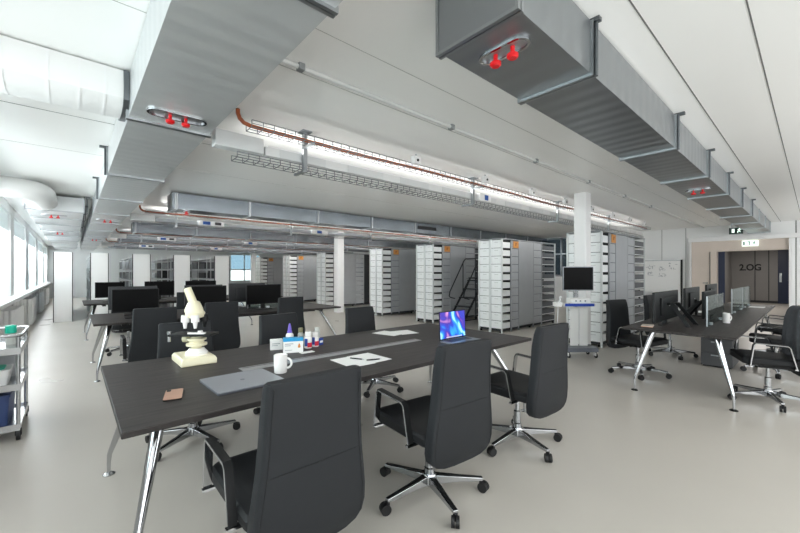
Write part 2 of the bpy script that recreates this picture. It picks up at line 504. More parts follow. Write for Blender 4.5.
# radiators under the sill
for i, (y0, y1) in enumerate(((9.7, 11.2), (13.4, 14.9), (17.4, 18.9), (21.5, 23.0))):
    mb = MB().box(-1.14, -0.80, y0 + 0.02, y1, 0.06, 0.68)
    for k in range(5):
        mb.cyl((-1.10 + 0.068 * k, y0 + 0.02, 0.04), (-1.10 + 0.068 * k, y0 + 0.02, 0.70), 0.032, n=10)
    n = 14
    for k in range(n):
        yy = y0 + 0.05 + (y1 - y0 - 0.06) * k / (n - 1)
        mb.cyl((-0.80, yy, 0.04), (-0.80, yy, 0.70), 0.036, n=10)
    lab = ['white fluted radiator under the window sill, nearest the trolley', 'white fluted radiator under the sill, second from the trolley', 'white fluted radiator under the sill, third from the trolley', 'white fluted radiator under the sill, farthest from the trolley'][i]
    t = thing('radiator', lab, 'radiator', (0, 0, 0), 0, 'radiators under the sill')
    obj('radiator_body', mb, 'white', t)
    obj('bracket', MB().box(-1.199, -1.14, y0 + 0.1, y0 + 0.14, 0, 0.4), 'white', t)
    obj('foot', MB().box(-1.1, -0.82, y0 + 0.1, y0 + 0.2, 0, 0.06), 'white', t)
    obj('foot', MB().box(-1.1, -0.82, y1 - 0.2, y1 - 0.1, 0, 0.06), 'white', t)

# ------------------------------------------------------------------ ducts
def oval(c, hx, hy, n=10, along='x'):
    pts = []
    L = hx - hy
    for s, a0 in ((1, -90), (-1, 90)):
        for k in range(n + 1):
            t = rad(a0 + 180 * k / n)
            pts.append((c[0] + s * L + hy * cos(t), c[1] + hy * sin(t)))
    if along == 'y':
        pts = [(c[0] + (p[1] - c[1]), c[1] + (p[0] - c[0])) for p in pts][::-1]
    return pts

def hatch(parent, c, z, along, hx=0.185, hy=0.07):
    if along == 'y': hx, hy = 0.135, 0.055
    ring_o = oval(c, hx, hy, along=along); ring_i = oval(c, hx - 0.014, hy - 0.014, along=along)
    n = len(ring_o)
    mb = MB()
    for (za, zb) in ((z, z - 0.012),):
        vs = [(x, y, za) for x, y in ring_o] + [(x, y, zb) for x, y in ring_o] + [(x, y, zb) for x, y in ring_i] + [(x, y, za) for x, y in ring_i]
        fs = []
        for a in range(3):
            for k in range(n):
                k2 = (k + 1) % n
                fs.append((a * n + k, a * n + k2, (a + 1) * n + k2, (a + 1) * n + k))
        mb.add(vs, fs)
    h = obj('access_hatch', mb, 'chrome', parent, label='oval hatch with polished rim')
    obj('hatch_plate', MB().prism(ring_i, z - 0.004, z - 0.001), 'alu', h)
    for s in (-1, 1):
        kx, ky = (c[0] + s * 0.048, c[1]) if along == 'x' else (c[0], c[1] + s * 0.048)
        mb = MB().lathe([(0.011, 0), (0.011, -0.03), (0.016, -0.034), (0.028, -0.04), (0.028, -0.052), (0.020, -0.060)], (kx, ky, z - 0.003), 16)
        obj('knob', mb, 'red', h, label='red clamping knob')

def duct(name, label, x0, x1, y0, y1, z0, z1, axis, flanges, mat_, hatches=(), rods=(), group='ventilation ducts under the ceiling'):
    t = thing(name, label, 'duct', (0, 0, 0), 0, group)
    obj('duct_body', MB().box(x0, x1, y0, y1, z0, z1), mat_, t)
    e = 0.016
    for p in flanges:
        mb = MB()
        for q in (-0.012, 0.012):
            a, b = p + q - 0.009, p + q + 0.009
            if axis == 'x':
                mb.box(a, b, y0 - e, y1 + e, z0 - e, z0).box(a, b, y0 - e, y0, z0, z1).box(a, b, y1, y1 + e, z0, z1)
            else:
                mb.box(x0 - e, x1 + e, a, b, z0 - e, z0).box(x0 - e, x0, a, b, z0, z1).box(x1, x1 + e, a, b, z0, z1)
        obj('flange', mb, 'galv', t)
    for c in hatches: hatch(t, c, z0, 'x' if axis == 'y' else 'y')
    for (rx, ry) in rods:
        mb = MB().cyl((rx, ry, z0 - 0.02), (rx, ry, CZ - 0.02), 0.009, n=8)
        if axis == 'x' and rx < 3: mb.box(rx - 0.018, rx + 0.018, ry - 0.02, ry + 0.05, CZ - 0.022, CZ)
        elif axis == 'x': mb.box(rx - 0.018, rx + 0.018, ry - 0.045, ry + 0.045, CZ - 0.022, CZ)
        else: mb.box(rx - 0.05, rx + 0.05, ry - 0.018, ry + 0.018, CZ - 0.022, CZ)
        obj('hanger_rod', mb, 'darkgalv', t)
    return t

DZ0, DZ1 = 2.5, 2.76
# duct along the right of the room
duct('ventilation_duct', 'grey sheet-metal duct crossing top right, nearest the camera, with red knobs', 1.375, 14.4, 0.825, 1.255, DZ0, DZ1 + 0.03, 'x',
     [1.39, 2.16, 4.0, 5.45, 6.9, 8.35, 9.8, 11.3, 12.8, 14.3], 'duct_x', [(1.60, 1.025), (6.25, 1.04)],
     [(2.16, 0.80), (4.0, 0.80), (5.45, 0.80), (6.9, 0.80), (8.35, 0.80), (9.8, 0.80)])
# duct running away along the window side
duct('ventilation_duct', 'wide metal duct running away overhead at upper left with red knobs', 0.30, 0.82, -0.9, 23.5, DZ0, DZ1 + 0.03, 'y',
     [0.2, 1.35, 3.24, 5.25, 7.05, 8.9, 10.6, 12.6, 14.8, 17, 19.5, 22], 'duct_y', [(0.56, 2.99), (0.56, 9.9), (0.56, 16)],
     [(0.275, 5.25), (0.275, 7.05)])
# second parallel duct nearer the windows
duct('ventilation_duct', 'metal duct beside the far windows where the white elbow pipe enters', -0.60, 0.16, 9.0, 23.5, DZ0, DZ1, 'y',
     [9.02, 10.3, 11.7, 13.3, 15.2, 17.5, 20, 22.5], 'duct_y', [(-0.25, 9.75), (-0.25, 13.9)], [(0.21, yy) for yy in (9.05, 10.3, 11.7, 13.3, 15.2)])  # rods also added to darken the shaded gap between the ducts
# cross ducts over the rack aisles
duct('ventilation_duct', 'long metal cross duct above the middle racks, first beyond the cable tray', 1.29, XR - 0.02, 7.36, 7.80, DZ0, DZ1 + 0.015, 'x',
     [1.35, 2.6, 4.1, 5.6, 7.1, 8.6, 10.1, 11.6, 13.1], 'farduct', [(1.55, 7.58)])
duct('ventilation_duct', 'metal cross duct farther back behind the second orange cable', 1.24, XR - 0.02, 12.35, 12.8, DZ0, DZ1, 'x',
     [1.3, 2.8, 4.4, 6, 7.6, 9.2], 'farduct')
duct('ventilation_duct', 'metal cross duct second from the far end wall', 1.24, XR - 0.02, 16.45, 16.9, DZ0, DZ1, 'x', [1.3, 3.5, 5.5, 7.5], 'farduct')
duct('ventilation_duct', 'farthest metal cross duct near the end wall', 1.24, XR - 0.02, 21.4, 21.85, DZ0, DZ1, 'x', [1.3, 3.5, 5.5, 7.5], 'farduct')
for o_ in list(COL.objects):
    if o_.get('label', '').startswith('long metal cross duct above'):
        mb = MB().box(7.2, 7.95, 7.352, 7.36, 2.60, 2.69)
        for k in range(4): mb.box(7.22, 7.93, 7.345, 7.352, 2.612 + 0.02 * k, 2.618 + 0.02 * k)
        obj('air_grille', mb, 'rackdark', o_, label='dark air grille')

# white insulated pipes from the window wall
def ovalpipe(path, hw, hz, n=16):
    """path of (x,y,z, heading) -> loft of oval sections"""
    mb = MB(); rings = []
    for (x, y, z, a) in path:
        dx, dy = cos(a), sin(a)
        rings.append([(x - dy * hw * cos(2 * pi * k / n), y + dx * hw * cos(2 * pi * k / n), z + hz * sin(2 * pi * k / n)) for k in range(n)])
    return mb.loft(rings)
t = thing('insulated_duct', 'white wrapped duct from the window wall into the upper left metal duct', 'duct', (0, 0, 0), 0, 'white wrapped ducts')
sec = [(3.17, 2.79), (3.155, 2.66), (3.17, 2.60), (3.22, 2.56), (3.32, 2.542), (3.45, 2.545), (3.53, 2.57), (3.56, 2.62), (3.55, 2.79)]
obj('wrapped_body', MB().prism_yz(sec, XL, 0.27), 'insul', t)
sec2 = [(a + (0.012 if a > 3.4 else -0.012), b - (0.012 if b < 2.7 else 0)) for a, b in sec]
obj('collar', MB().prism_yz(sec2, 0.265, 0.298), 'darkgalv', t)
for x in (-0.32, -0.12, 0.03, 0.16):
    obj('wrap_band', MB().prism_yz([(a + (0.002 if a > 3.4 else -0.002), b - (0.002 if b < 2.7 else 0)) for a, b in sec], x, x + 0.012), 'white', t)
t = thing('insulated_duct', 'white wrapped pipe bending from the window wall into the farther duct', 'duct', (0, 0, 0), 0, 'white wrapped ducts')
path = [(XL, 7.75, 2.63, 0), (-0.78, 7.75, 2.63, 0)]
for k in range(0, 9):
    a = rad(90 * k / 8)
    path.append((-0.73 + 0.33 * sin(a), 7.75 + 0.33 * (1 - cos(a)), 2.63, a))
path.append((-0.40, 8.98, 2.63, pi / 2))
obj('wrapped_body', ovalpipe(path, 0.21, 0.15), 'insul', t)

# ------------------------------------------------------------------ cable trays, trunking, cables
def basket(x0, x1, yc, w, h, z, pitch, r=0.0026):
    mb = MB()
    for y, zz in ((yc - w / 2, z + h), (yc + w / 2, z + h), (yc - w / 2, z), (yc + w / 2, z), (yc, z), (yc - w / 2, z + h / 2)):
        mb.box(x0, x1, y - r, y + r, zz - r, zz + r)
    nn = int((x1 - x0) / pitch)
    for k in range(nn + 1):
        x = x0 + (x1 - x0) * k / nn
        mb.box(x - r, x + r, yc - w / 2, yc + w / 2, z - r, z + r)
        mb.box(x - r, x + r, yc - w / 2 - r, yc - w / 2 + r, z, z + h)
        mb.box(x - r, x + r, yc + w / 2 - r, yc + w / 2 + r, z, z + h)
    return mb

def tray_row(y, first, where):
    t = thing('cable_tray', 'wire basket cable tray on ceiling posts ' + where, 'cable tray', (0, 0, 0), 0, 'cable trays under the ceiling')
    pitch = 0.10 if first else 0.4
    obj('wire_basket', basket(1.16, 12.8, y, 0.14, 0.06, 2.655, pitch), 'wire', t)
    obj('wire_basket', basket(1.10, 12.8, y + 0.2, 0.16, 0.05, 2.425, pitch), 'wire', t)
    x = 1.74
    while x < 12.6:
        mb = MB().box(x - 0.02, x + 0.02, y + 0.075, y + 0.115, 2.41, CZ).box(x - 0.05, x + 0.05, y + 0.03, y + 0.15, CZ - 0.012, CZ)
        mb.box(x - 0.018, x + 0.018, y - 0.08, y + 0.1, 2.63, 2.65).box(x - 0.018, x + 0.018, y + 0.1, y + 0.3, 2.40, 2.42)
        obj('hanger_post', mb, 'galv', t)
        x += 2.73
    pts = [(1.06, y - 0.02, CZ - 0.006), (1.06, y - 0.02, 2.76), (1.075, y - 0.02, 2.72), (1.11, y - 0.02, 2.69), (1.17, y - 0.02, 2.678), (1.3, y - 0.02, 2.675)]
    xx = 1.8
    while xx < 12.8:
        pts.append((xx, y - 0.02 + random.uniform(-0.012, 0.012), 2.675 + random.uniform(-0.003, 0.004))); xx += 0.45
    c = MB().tube(pts, 0.018, 8)
    o = tag(obj('cable_bundle', c, 'orange'), 'orange-brown cable bundle lying in the wire tray ' + where, 'cable', 'orange cable bundles')
    k = thing('cable_trunking', 'pale grey cable trunking below the tray ' + where, 'trunking', (0, 0, 0), 0, 'cable trunkings')
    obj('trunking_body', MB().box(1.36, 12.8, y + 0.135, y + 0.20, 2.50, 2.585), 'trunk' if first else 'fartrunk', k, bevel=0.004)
    if first: obj('added_bar', MB().box(1.4, 12.7, y + 0.14, y + 0.195, 2.586, 2.60), 'white', k, label='slim white bar added for unseen fill lights')  # bar added as a made-up fitting for the tray fill lights
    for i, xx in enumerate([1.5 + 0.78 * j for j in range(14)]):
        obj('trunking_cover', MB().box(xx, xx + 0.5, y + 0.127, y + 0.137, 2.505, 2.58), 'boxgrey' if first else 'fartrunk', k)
    j = obj('junction_box', MB().box(0.92, 1.34, y + 0.12, y + 0.24, 2.50, 2.64), 'boxgrey', k, bevel=0.006)
    lb = obj('power_box', MB().box(4.62, 4.92, y + 0.08, y + 0.24, 2.49, 2.60) if first else MB().box(2.2, 2.75, y + 0.08, y + 0.24, 2.49, 2.60), 'white', k, bevel=0.005)
    x0 = 4.75 if first else 2.28
    obj('box_label', MB().box(x0, x0 + (0.09 if first else 0.16), y + 0.076, y + 0.08, 2.51, 2.585), 'bluesign', lb, label='blue printed label')
    if not first:
        obj('box_label', MB().box(2.54, 2.68, y + 0.076, y + 0.08, 2.515, 2.58), 'charcoal', lb)
        lb2 = obj('power_box', MB().box(5.1, 5.6, y + 0.08, y + 0.24, 2.49, 2.60), 'white', k, bevel=0.005)
        obj('box_label', MB().box(5.25, 5.4, y + 0.076, y + 0.08, 2.51, 2.585), 'bluesign', lb2, label='blue printed label')

tray_row(3.30, True, 'nearest the camera above the big desk')
tray_row(9.40, False, 'second from the camera behind the cross duct')
tray_row(14.9, False, 'third from the camera, far back')
tray_row(19.6, False, 'farthest from the camera')

# white sensors hanging beside the first tray
SENS = [3.06, 4.45, 5.77, 7.0, 8.25, 9.5, 10.7, 11.9]
for i, x in enumerate(SENS):
    t = thing('ceiling_sensor', 'small white cube sensor on the ceiling beside the tray, %s from the left' % ['first', 'second', 'third', 'fourth', 'fifth', 'sixth', 'seventh', 'last'][i], 'sensor', (x, 3.16, CZ), 0, 'white ceiling sensors')
    obj('sensor_body', MB().box(-0.05, 0.05, -0.035, 0.035, -0.12, -0.025), 'white', t, bevel=0.008)
    obj('sensor_stem', MB().cyl((0, 0, -0.03), (0, 0, 0), 0.012, n=8), 'galv', t)
    obj('sensor_lens', MB().cyl((0.0, -0.034, -0.075), (0.0, -0.042, -0.075), 0.016, n=12), 'black', t)

# conduit along the ceiling
t = thing('conduit', 'thin grey conduit pipe running along the ceiling above the desks', 'pipe')
obj('conduit_pipe', MB().cyl((0.84, 2.30, CZ - 0.022), (XR - 0.01, 2.30, CZ - 0.022), 0.016, n=10), 'trunk', t)
for x in (1.15, 2.7, 4.3, 5.9, 7.5, 9.1):
    obj('conduit_clip', MB().box(x - 0.02, x + 0.02, 2.275, 2.325, CZ - 0.045, CZ - 0.002), 'galv', t)
for i, (x, y) in enumerate(((2.05, 2.98), (0.07, 3.5))):
    pass

# exit signs
def man(parent, x, y, z, h, m, dirx=-1):
    """running figure of flat bars on the plane x = const"""
    mb = MB()
    s = h
    def seg(y0, z0, y1, z1, w):
        d = Vector((0, y1 - y0, z1 - z0)); nn = Vector((0, -d.z, d.y)).normalized() * w / 2
        a = Vector((x, y + y0 * s, z + z0 * s)); b = Vector((x, y + y1 * s, z + z1 * s)); nn = nn * s
        q = [a + nn, a - nn, b - nn, b + nn]
        mb.loft([[p for p in q], [p + Vector((dirx * 0.003, 0, 0)) for p in q]])
    seg(0.0, 0.38, 0.05, 0.05, 0.22); seg(0.05, 0.05, 0.28, -0.18, 0.12); seg(0.28, -0.18, 0.2, -0.42, 0.12)
    seg(0.05, 0.05, -0.2, -0.25, 0.12); seg(0.0, 0.33, 0.3, 0.2, 0.1); seg(0.0, 0.33, -0.28, 0.18, 0.1)
    mb.cyl((x, y - 0.05 * s, z + 0.52 * s), (x + dirx * 0.003, y - 0.05 * s, z + 0.52 * s), 0.12 * s, n=10)
    return obj('pictogram', mb, m, parent)
t = thing('exit_sign', 'dark green exit sign hanging under the ceiling above the door ledge', 'sign', (0, 0, 0))
b_ = obj('sign_plate', MB().box(XR - 0.45, XR - 0.41, 1.36, 1.66, 2.49, 2.67), 'signdark', t)
for yy in (1.40, 1.60): obj('hanger', MB().box(XR - 0.44, XR - 0.42, yy, yy + 0.02, 2.67, CZ), 'galv', t)
man(b_, XR - 0.4505, 1.44, 2.575, 0.13, 'signwhite')
obj('door_symbol', MB().box(XR - 0.4535, XR - 0.4505, 1.54, 1.60, 2.53, 2.64), 'signwhite', b_)
t = thing('exit_sign', 'lit white exit sign on the beige panel above the doorway', 'sign', (0, 0, 0))
b_ = obj('sign_plate', MB().box(XR - 0.06, XR - 0.022, 1.08, 1.42, 2.15, 2.31), 'signwhite', t)
man(b_, XR - 0.0605, 1.16, 2.22, 0.12, 'signgreen')
obj('arrow', MB().box(XR - 0.0635, XR - 0.0605, 1.25, 1.27, 2.17, 2.29).box(XR - 0.0635, XR - 0.0605, 1.27, 1.31, 2.255, 2.285), 'signgreen', b_)
obj('door_symbol', MB().box(XR - 0.0635, XR - 0.0605, 1.36, 1.395, 2.175, 2.285), 'signgreen', b_)

# whiteboard by the door wall
t = thing('whiteboard', 'white board with faint grey sketches standing by the door wall', 'whiteboard', (0, 0, 0))
obj('board_panel', MB().box(XR - 0.35, XR - 0.30, 2.81, 3.95, 0.75, 1.76), 'panelwhite', t)
fr = MB()
fr.box(XR - 0.37, XR - 0.28, 2.775, 2.815, 0.1, 1.79)
obj('frame', fr, 'black', t, label='black right edge')
obj('frame', MB().box(XR - 0.36, XR - 0.29, 2.81, 3.97, 1.76, 1.785), 'alu', t)
obj('foot', MB().box(XR - 0.60, XR - 0.05, 2.78, 2.82, 0.0, 0.10), 'black', t)
obj('foot', MB().box(XR - 0.60, XR - 0.05, 3.92, 3.97, 0.0, 0.10).box(XR - 0.36, XR - 0.29, 3.93, 3.97, 0.1, 0.8), 'black', t)
sk = MB()
random.seed(3)
for (yc, zc, wdt, hgt) in ((3.62, 1.56, 0.2, 0.12), (3.62, 1.34, 0.22, 0.1), (3.3, 1.5, 0.16, 0.12), (3.02, 1.58, 0.22, 0.2), (3.28, 1.3, 0.25, 0.08)):
    for k in range(9):
        y0 = yc + random.uniform(-wdt / 2, wdt / 2); z0 = zc + random.uniform(-hgt / 2, hgt / 2)
        if k % 2: sk.box(XR - 0.352, XR - 0.35, y0 - 0.035, y0 + 0.035, z0 - 0.005, z0 + 0.005)
        else: sk.box(XR - 0.352, XR - 0.35, y0 - 0.005, y0 + 0.005, z0 - 0.03, z0 + 0.03)
obj('sketch', sk, 'ink', t)

# ------------------------------------------------------------------ storage racks
RX0, RX1, RW, RH = 7.33, 9.95, 0.66, 2.175
NLEV, PZ, Z0 = 11, 0.187, 0.09
rows = [(2.62, 'rack behind the monitor cart'), (4.745, 'rack right of the ladder'), (6.9, 'rack left of the ladder'),
        (9.1, 'rack right of the far column'), (12.62, 'rack left of the far column'), (15.8, 'rack second from end wall'), (19.24, 'rack nearest the end wall')]
crate_me = mesh_of('storage_crate', MB().box(0.012, 0.36, -0.135, 0.135, 0.0, 0.135).box(0, 0.012, -0.1385, 0.1385, 0.0, 0.181), 'crate')
crate_handle_me = mesh_of('handle', MB().box(-0.006, 0.0, -0.05, 0.05, 0.12, 0.135), 'boxgrey')
bin_me = mesh_of('storage_bin', MB().box(-0.14, 0.14, 0.0, 0.29, 0.0, 0.177), 'bingrey')
bin2_me = mesh_of('storage_bin', MB().box(-0.195, 0.195, 0.0, 0.29, 0.0, 0.177), 'bingrey')
slot_me = mesh_of('drawer_tray', MB().box(-0.36, 0.36, 0.012, 0.29, 0.0, 0.13), 'traygrey')
slot_tag_me = mesh_of('tray_label', MB().box(-0.34, 0.34, 0.0, 0.011, 0.004, 0.018), 'crate')

def place(name, me, loc, label, cat, group):
    o = bpy.data.objects.new(name, me); COL.objects.link(o); o.location = loc
    return tag(o, label, cat, group)

for ri, (y, where) in enumerate(rows):
    near = ri < 4
    t = thing('storage_rack', 'tall grey storage rack with white crates at its end, ' + {0: 'behind the monitor cart', 1: 'right of the step ladder', 2: 'left of the step ladder', 3: 'right of the far column', 4: 'left of the far column', 5: 'second from the end wall', 6: 'nearest the end wall'}[ri], 'rack', (RX0, y, 0), 0, 'grey storage racks')
    L = RX1 - RX0
    ps = [(0, 0, 0.03), (0, RW / 2 - 0.025, 0.05), (0, RW - 0.03, 0.03)]
    for (px, py, wy) in ps:
        obj('post', MB().box(px, px + 0.04, py, py + wy, 0, RH), 'rackpost', t)
    for px in (0.40, 0.72, 1.42, 1.845, L - 0.04):
        for py in (0.0, RW - 0.03):
            obj('post', MB().box(px - 0.0, px + 0.022, py, py + 0.03, 0, RH), 'rackgrey' if px < L - 0.1 else 'rackpost', t)
    obj('spine', MB().box(0.42, L - 0.05, RW / 2 - 0.012, RW / 2 + 0.012, 0.05, RH - 0.02), 'rackdark', t)
    obj('back_plate', MB().box(0.405, 0.42, 0.03, RW - 0.03, 0.05, RH - 0.02), 'rackdark', t)
    obj('top_cover', MB().box(0, L, 0, RW, RH - 0.015, RH), 'rackgrey', t)
    obj('plinth', MB().box(0.05, L - 0.02, 0.03, RW - 0.03, 0.04, 0.08), 'rackdark', t)
    for px in (0.02, L / 2, L - 0.06):
        for py in (0.06, RW - 0.06):
            obj('foot', MB().cyl((px + 0.02, py, 0), (px + 0.02, py, 0.04), 0.03, n=10), 'black', t)
    for k in range(NLEV):
        z = Z0 + k * PZ
        obj('shelf', MB().box(0.02, 0.41, 0.032, RW - 0.032, z - 0.008, z), 'rackdark', t)
        if near: obj('shelf', MB().box(0.43, L - 0.04, 0.012, RW / 2 - 0.015, z - 0.008, z), 'rackdark', t)
    # cabinet block with smooth side
    obj('side_panel', MB().box(0.745, 1.415, 0.004, RW - 0.004, 0.1, RH - 0.03), 'rackgrey', t)
    if not near:
        for px0, px1 in ((0.43, 0.715), (1.447, 1.84)):
            mb = MB()
            for k in range(NLEV): mb.box(px0, px1, 0.004, RW - 0.004, Z0 + k * PZ + 0.004, Z0 + k * PZ + 0.174)
            obj('bin_block', mb, 'bingrey', t)
    tg = obj('orange_tag', MB().box(0.47, 0.70, -0.006, -0.001, 1.97, 2.13), 'orangelabel', t, label='orange square tag')
    obj('tag_print', MB().box(0.55, 0.60, -0.008, -0.006, 2.02, 2.09).box(0.60, 0.63, -0.008, -0.006, 2.06, 2.09), 'tagmark', tg)
    for k in range(NLEV):
        z = Z0 + k * PZ
        n_ = ORD[NLEV - 1 - k] if k else 'lowest'
        pos = {'topmost': 'topmost', 'lowest': 'lowest'}.get(n_, n_ + ' from top')
        for ci, cy in enumerate((0.03 + 0.1395, RW - 0.03 - 0.1395)):
            o = place('storage_crate', crate_me, (RX0 + 0.03, y + cy, z), 'white crate %s, %s column of %s' % (pos, ('right', 'left')[ci], where), 'crate', 'white crates on the rack ends')
            if near:
                h_ = bpy.data.objects.new('handle', crate_handle_me); COL.objects.link(h_); h_.parent = o
        if near:
            place('storage_bin', bin_me, (RX0 + 0.575, y + 0.012, z), 'narrow grey bin %s, orange-tagged column, %s' % (pos, where), 'bin', 'grey bins in the rack sides')
            place('storage_bin', bin2_me, (RX0 + 1.64, y + 0.012, z), 'wide grey bin %s, past smooth panel, %s' % (pos, where), 'bin', 'grey bins in the rack sides')
            o = place('drawer_tray', slot_me, (RX0 + 2.24, y + 0.012, z), 'dark tray %s, rear bay, %s' % (pos, where), 'tray', 'dark trays in the rack sides')
            h_ = bpy.data.objects.new('tray_label', slot_tag_me); COL.objects.link(h_); h_.parent = o; h_['label'] = 'white label strip'

# racks along the far aisle, white end panels facing the desks
back = [(-0.375, 0.0, 'leftmost, beside the window sill'), (0.412, 0.80, 'second from the left'), (1.408, 1.846, 'third from the left'), (2.505, 2.972, 'fourth from the left'), (3.752, 4.218, 'fifth and rightmost')]
for i, (x0, x1, pos) in enumerate(back):
    t = thing('shelving_unit', 'shelving unit with a tall white end panel, ' + pos, 'shelf', (x0, 14.0, 0), 0, 'white-ended shelving units')
    w = x1 - x0
    obj('end_panel', MB().box(0, w, 0, 0.04, 0, 1.96), 'panelwhite', t, bevel=0.004)
    obj('edge_strip', MB().box(w, w + 0.018, -0.004, 0.05, 0, 1.96), 'charcoal', t)
    obj('edge_strip', MB().box(-0.018, 0, -0.004, 0.05, 0, 1.96), 'charcoal', t)
    Ly = 4.6
    for k in range(6):
        z = 0.12 + k * 0.35
        obj('shelf', MB().box(0.0, w, 0.04, Ly, z - 0.02, z), 'rackgrey', t)
    for yy in (0.55, 1.1, 2.3, 3.4, Ly - 0.04):
        for xx in (0, w - 0.03):
            obj('post', MB().box(xx, xx + 0.03, yy, yy + 0.04, 0, 1.96), 'rackpost', t)
    random.seed(20 + i)
    if i:
        for k in range(5):
            z = 0.12 + k * 0.35
            for q in range(4):
                if random.random() < 0.85:
                    yy = 0.1 + q * 1.15
                    o = place('storage_box', mesh_of('storage_box', MB().box(0.02, w - 0.02, 0, 0.85, 0, random.uniform(0.18, 0.29)), random.choice(['rackdark', 'charcoal', 'bingrey', 'rackgrey'])), (x0, 14.0 + yy + (0.2 if q else 0), z),
                          'box on %s shelf, %s from front, shelving unit %s' % (['lowest', 'second lowest', 'middle', 'second highest', 'highest'][k], ['first', 'second', 'third', 'fourth'][q], ['', 'second from left', 'third from left', 'fourth from left', 'at right'][i]), 'box', 'boxes on the far shelving')

# ------------------------------------------------------------------ desks
def make_desk(label, x0, x1, y0, y1, group, slot=None):
    t = thing('desk', label, 'desk', (0, 0, 0), 0, group)
    ch = 0.012
    tp = obj('desktop', MB().box(x0, x1, y0, y1, 0.712, 0.74), 'desk', t, bevel=0.004)
    mb = MB().box(x0 + 0.4, x1 - 0.4, y0 + 0.28, y0 + 0.34, 0.66, 0.711).box(x0 + 0.4, x1 - 0.4, y1 - 0.34, y1 - 0.28, 0.66, 0.711)
    mb.box(x0 + 0.30, x0 + 0.36, y0 + 0.16, y1 - 0.16, 0.67, 0.711).box(x1 - 0.36, x1 - 0.30, y0 + 0.16, y1 - 0.16, 0.67, 0.711)
    obj('under_frame', mb, 'black', t)
    for sx, sy in ((0, 0), (0, 1), (1, 0), (1, 1)):
        fx = x0 + 0.04 if not sx else x1 - 0.04
        fy = (y0 + 0.06 if not sy else y1 - 0.09) if x0 < 1 else (y0 + 0.02 if not sy else y1 - 0.12)
        dx = 0.15 if not sx else (-0.25 if x0 < 1 else -0.15)
        dy = (0.27 if x0 < 1 else 0.15) * (1 if not sy else -1)
        a = Vector((fx + dx, fy + dy, 0.70)); k = Vector((fx, fy, 0.13)); f = Vector((fx, fy, 0.012))
        pts = [a + (k - a) * q for q in (0, 0.25, 0.5, 0.75, 0.93)] + [k + (a - k) * 0.02 + Vector((0, 0, -0.005)), k * 0.6 + f * 0.4, f]
        mb = MB().tube(pts, [0.030, 0.028, 0.024, 0.020, 0.016, 0.0145, 0.012, 0.010], 12)
        lg = obj('leg', mb, 'chrome', t)
        obj('foot_disc', MB().lathe([(0.036, 0), (0.036, 0.006), (0.026, 0.013), (0.012, 0.016)], (fx, fy, 0), 18), 'steel' if x0 < 1 else 'black', lg)
    if slot:
        sx0, sx1, sy = slot
        s = obj('cable_slot_cover', MB().box(sx0, sx1, sy - 0.05, sy + 0.05, 0.7395, 0.743), 'alu', t, label='long aluminium cable flap')
        obj('slot_gap', MB().box(sx0 + 0.02, sx1 - 0.02, sy + 0.022, sy + 0.034, 0.7429, 0.7434), 'black', s)
    return t
make_desk('big dark oak desk with aluminium cable flap in the foreground', 0.15, 3.44, 1.885, 3.335, 'dark desks', (0.85, 2.52, 2.57))
make_desk('dark desk in the second row behind the microscope', 0.20, 3.85, 6.03, 7.5, 'dark desks')
make_desk('dark desk in the farthest row near the white shelving ends', 0.18, 3.6, 9.85, 11.35, 'dark desks')
make_desk('long dark desk at right with glass dividers towards the door', 4.95, 10.4, 0.525, 1.545, 'dark desks')

# glass dividers
for i, (x0, x1, y, z1, lab) in enumerate(((5.75, 6.95, 0.87, 1.105, 'clear glass divider on the right desk, nearest pane'), (7.75, 9.0, 0.87, 1.13, 'clear glass divider on the right desk, middle pane'), (9.05, 10.2, 0.87, 1.12, 'clear glass divider on the right desk, farthest pane'), (2.36, 2.95, 6.77, 1.17, 'clear glass divider on the second row desk'))):
    t = thing('glass_divider', lab, 'divider', (x0, y, 0.74), 0, 'glass desk dividers')
    obj('glass_pane', MB().box(0, x1 - x0, -0.005, 0.005, 0.0, z1 - 0.74), 'divider', t)
    obj('edge_strip', MB().box(-0.005, 0.004, -0.008, 0.008, 0, z1 - 0.74), 'alu', t)
    obj('clamp', MB().box(0.2, 0.26, -0.02, 0.02, 0, 0.03), 'alu', t)
    obj('clamp', MB().box(x1 - x0 - 0.26, x1 - x0 - 0.2, -0.02, 0.02, 0, 0.03), 'alu', t)

# pedestal under the right desk
t = thing('pedestal_cabinet', 'dark grey drawer pedestal under the long right desk', 'cabinet', (7.05, 1.12, 0), 0)
obj('cabinet_body', MB().box(0, 0.6, -0.34, 0.02, 0.02, 0.62), 'cabinetside', t, bevel=0.004)
for k in range(3):
    d_ = obj('drawer', MB().box(-0.018, -0.001, -0.335, 0.015, 0.03 + k * 0.195, 0.215 + k * 0.195), 'cabinetside', t)
    obj('handle', MB().box(-0.028, -0.018, -0.22, -0.1, 0.17 + k * 0.195, 0.185 + k * 0.195), 'alu', d_)
obj('plinth', MB().box(0.03, 0.57, -0.32, 0.0, 0.0, 0.02), 'black', t)

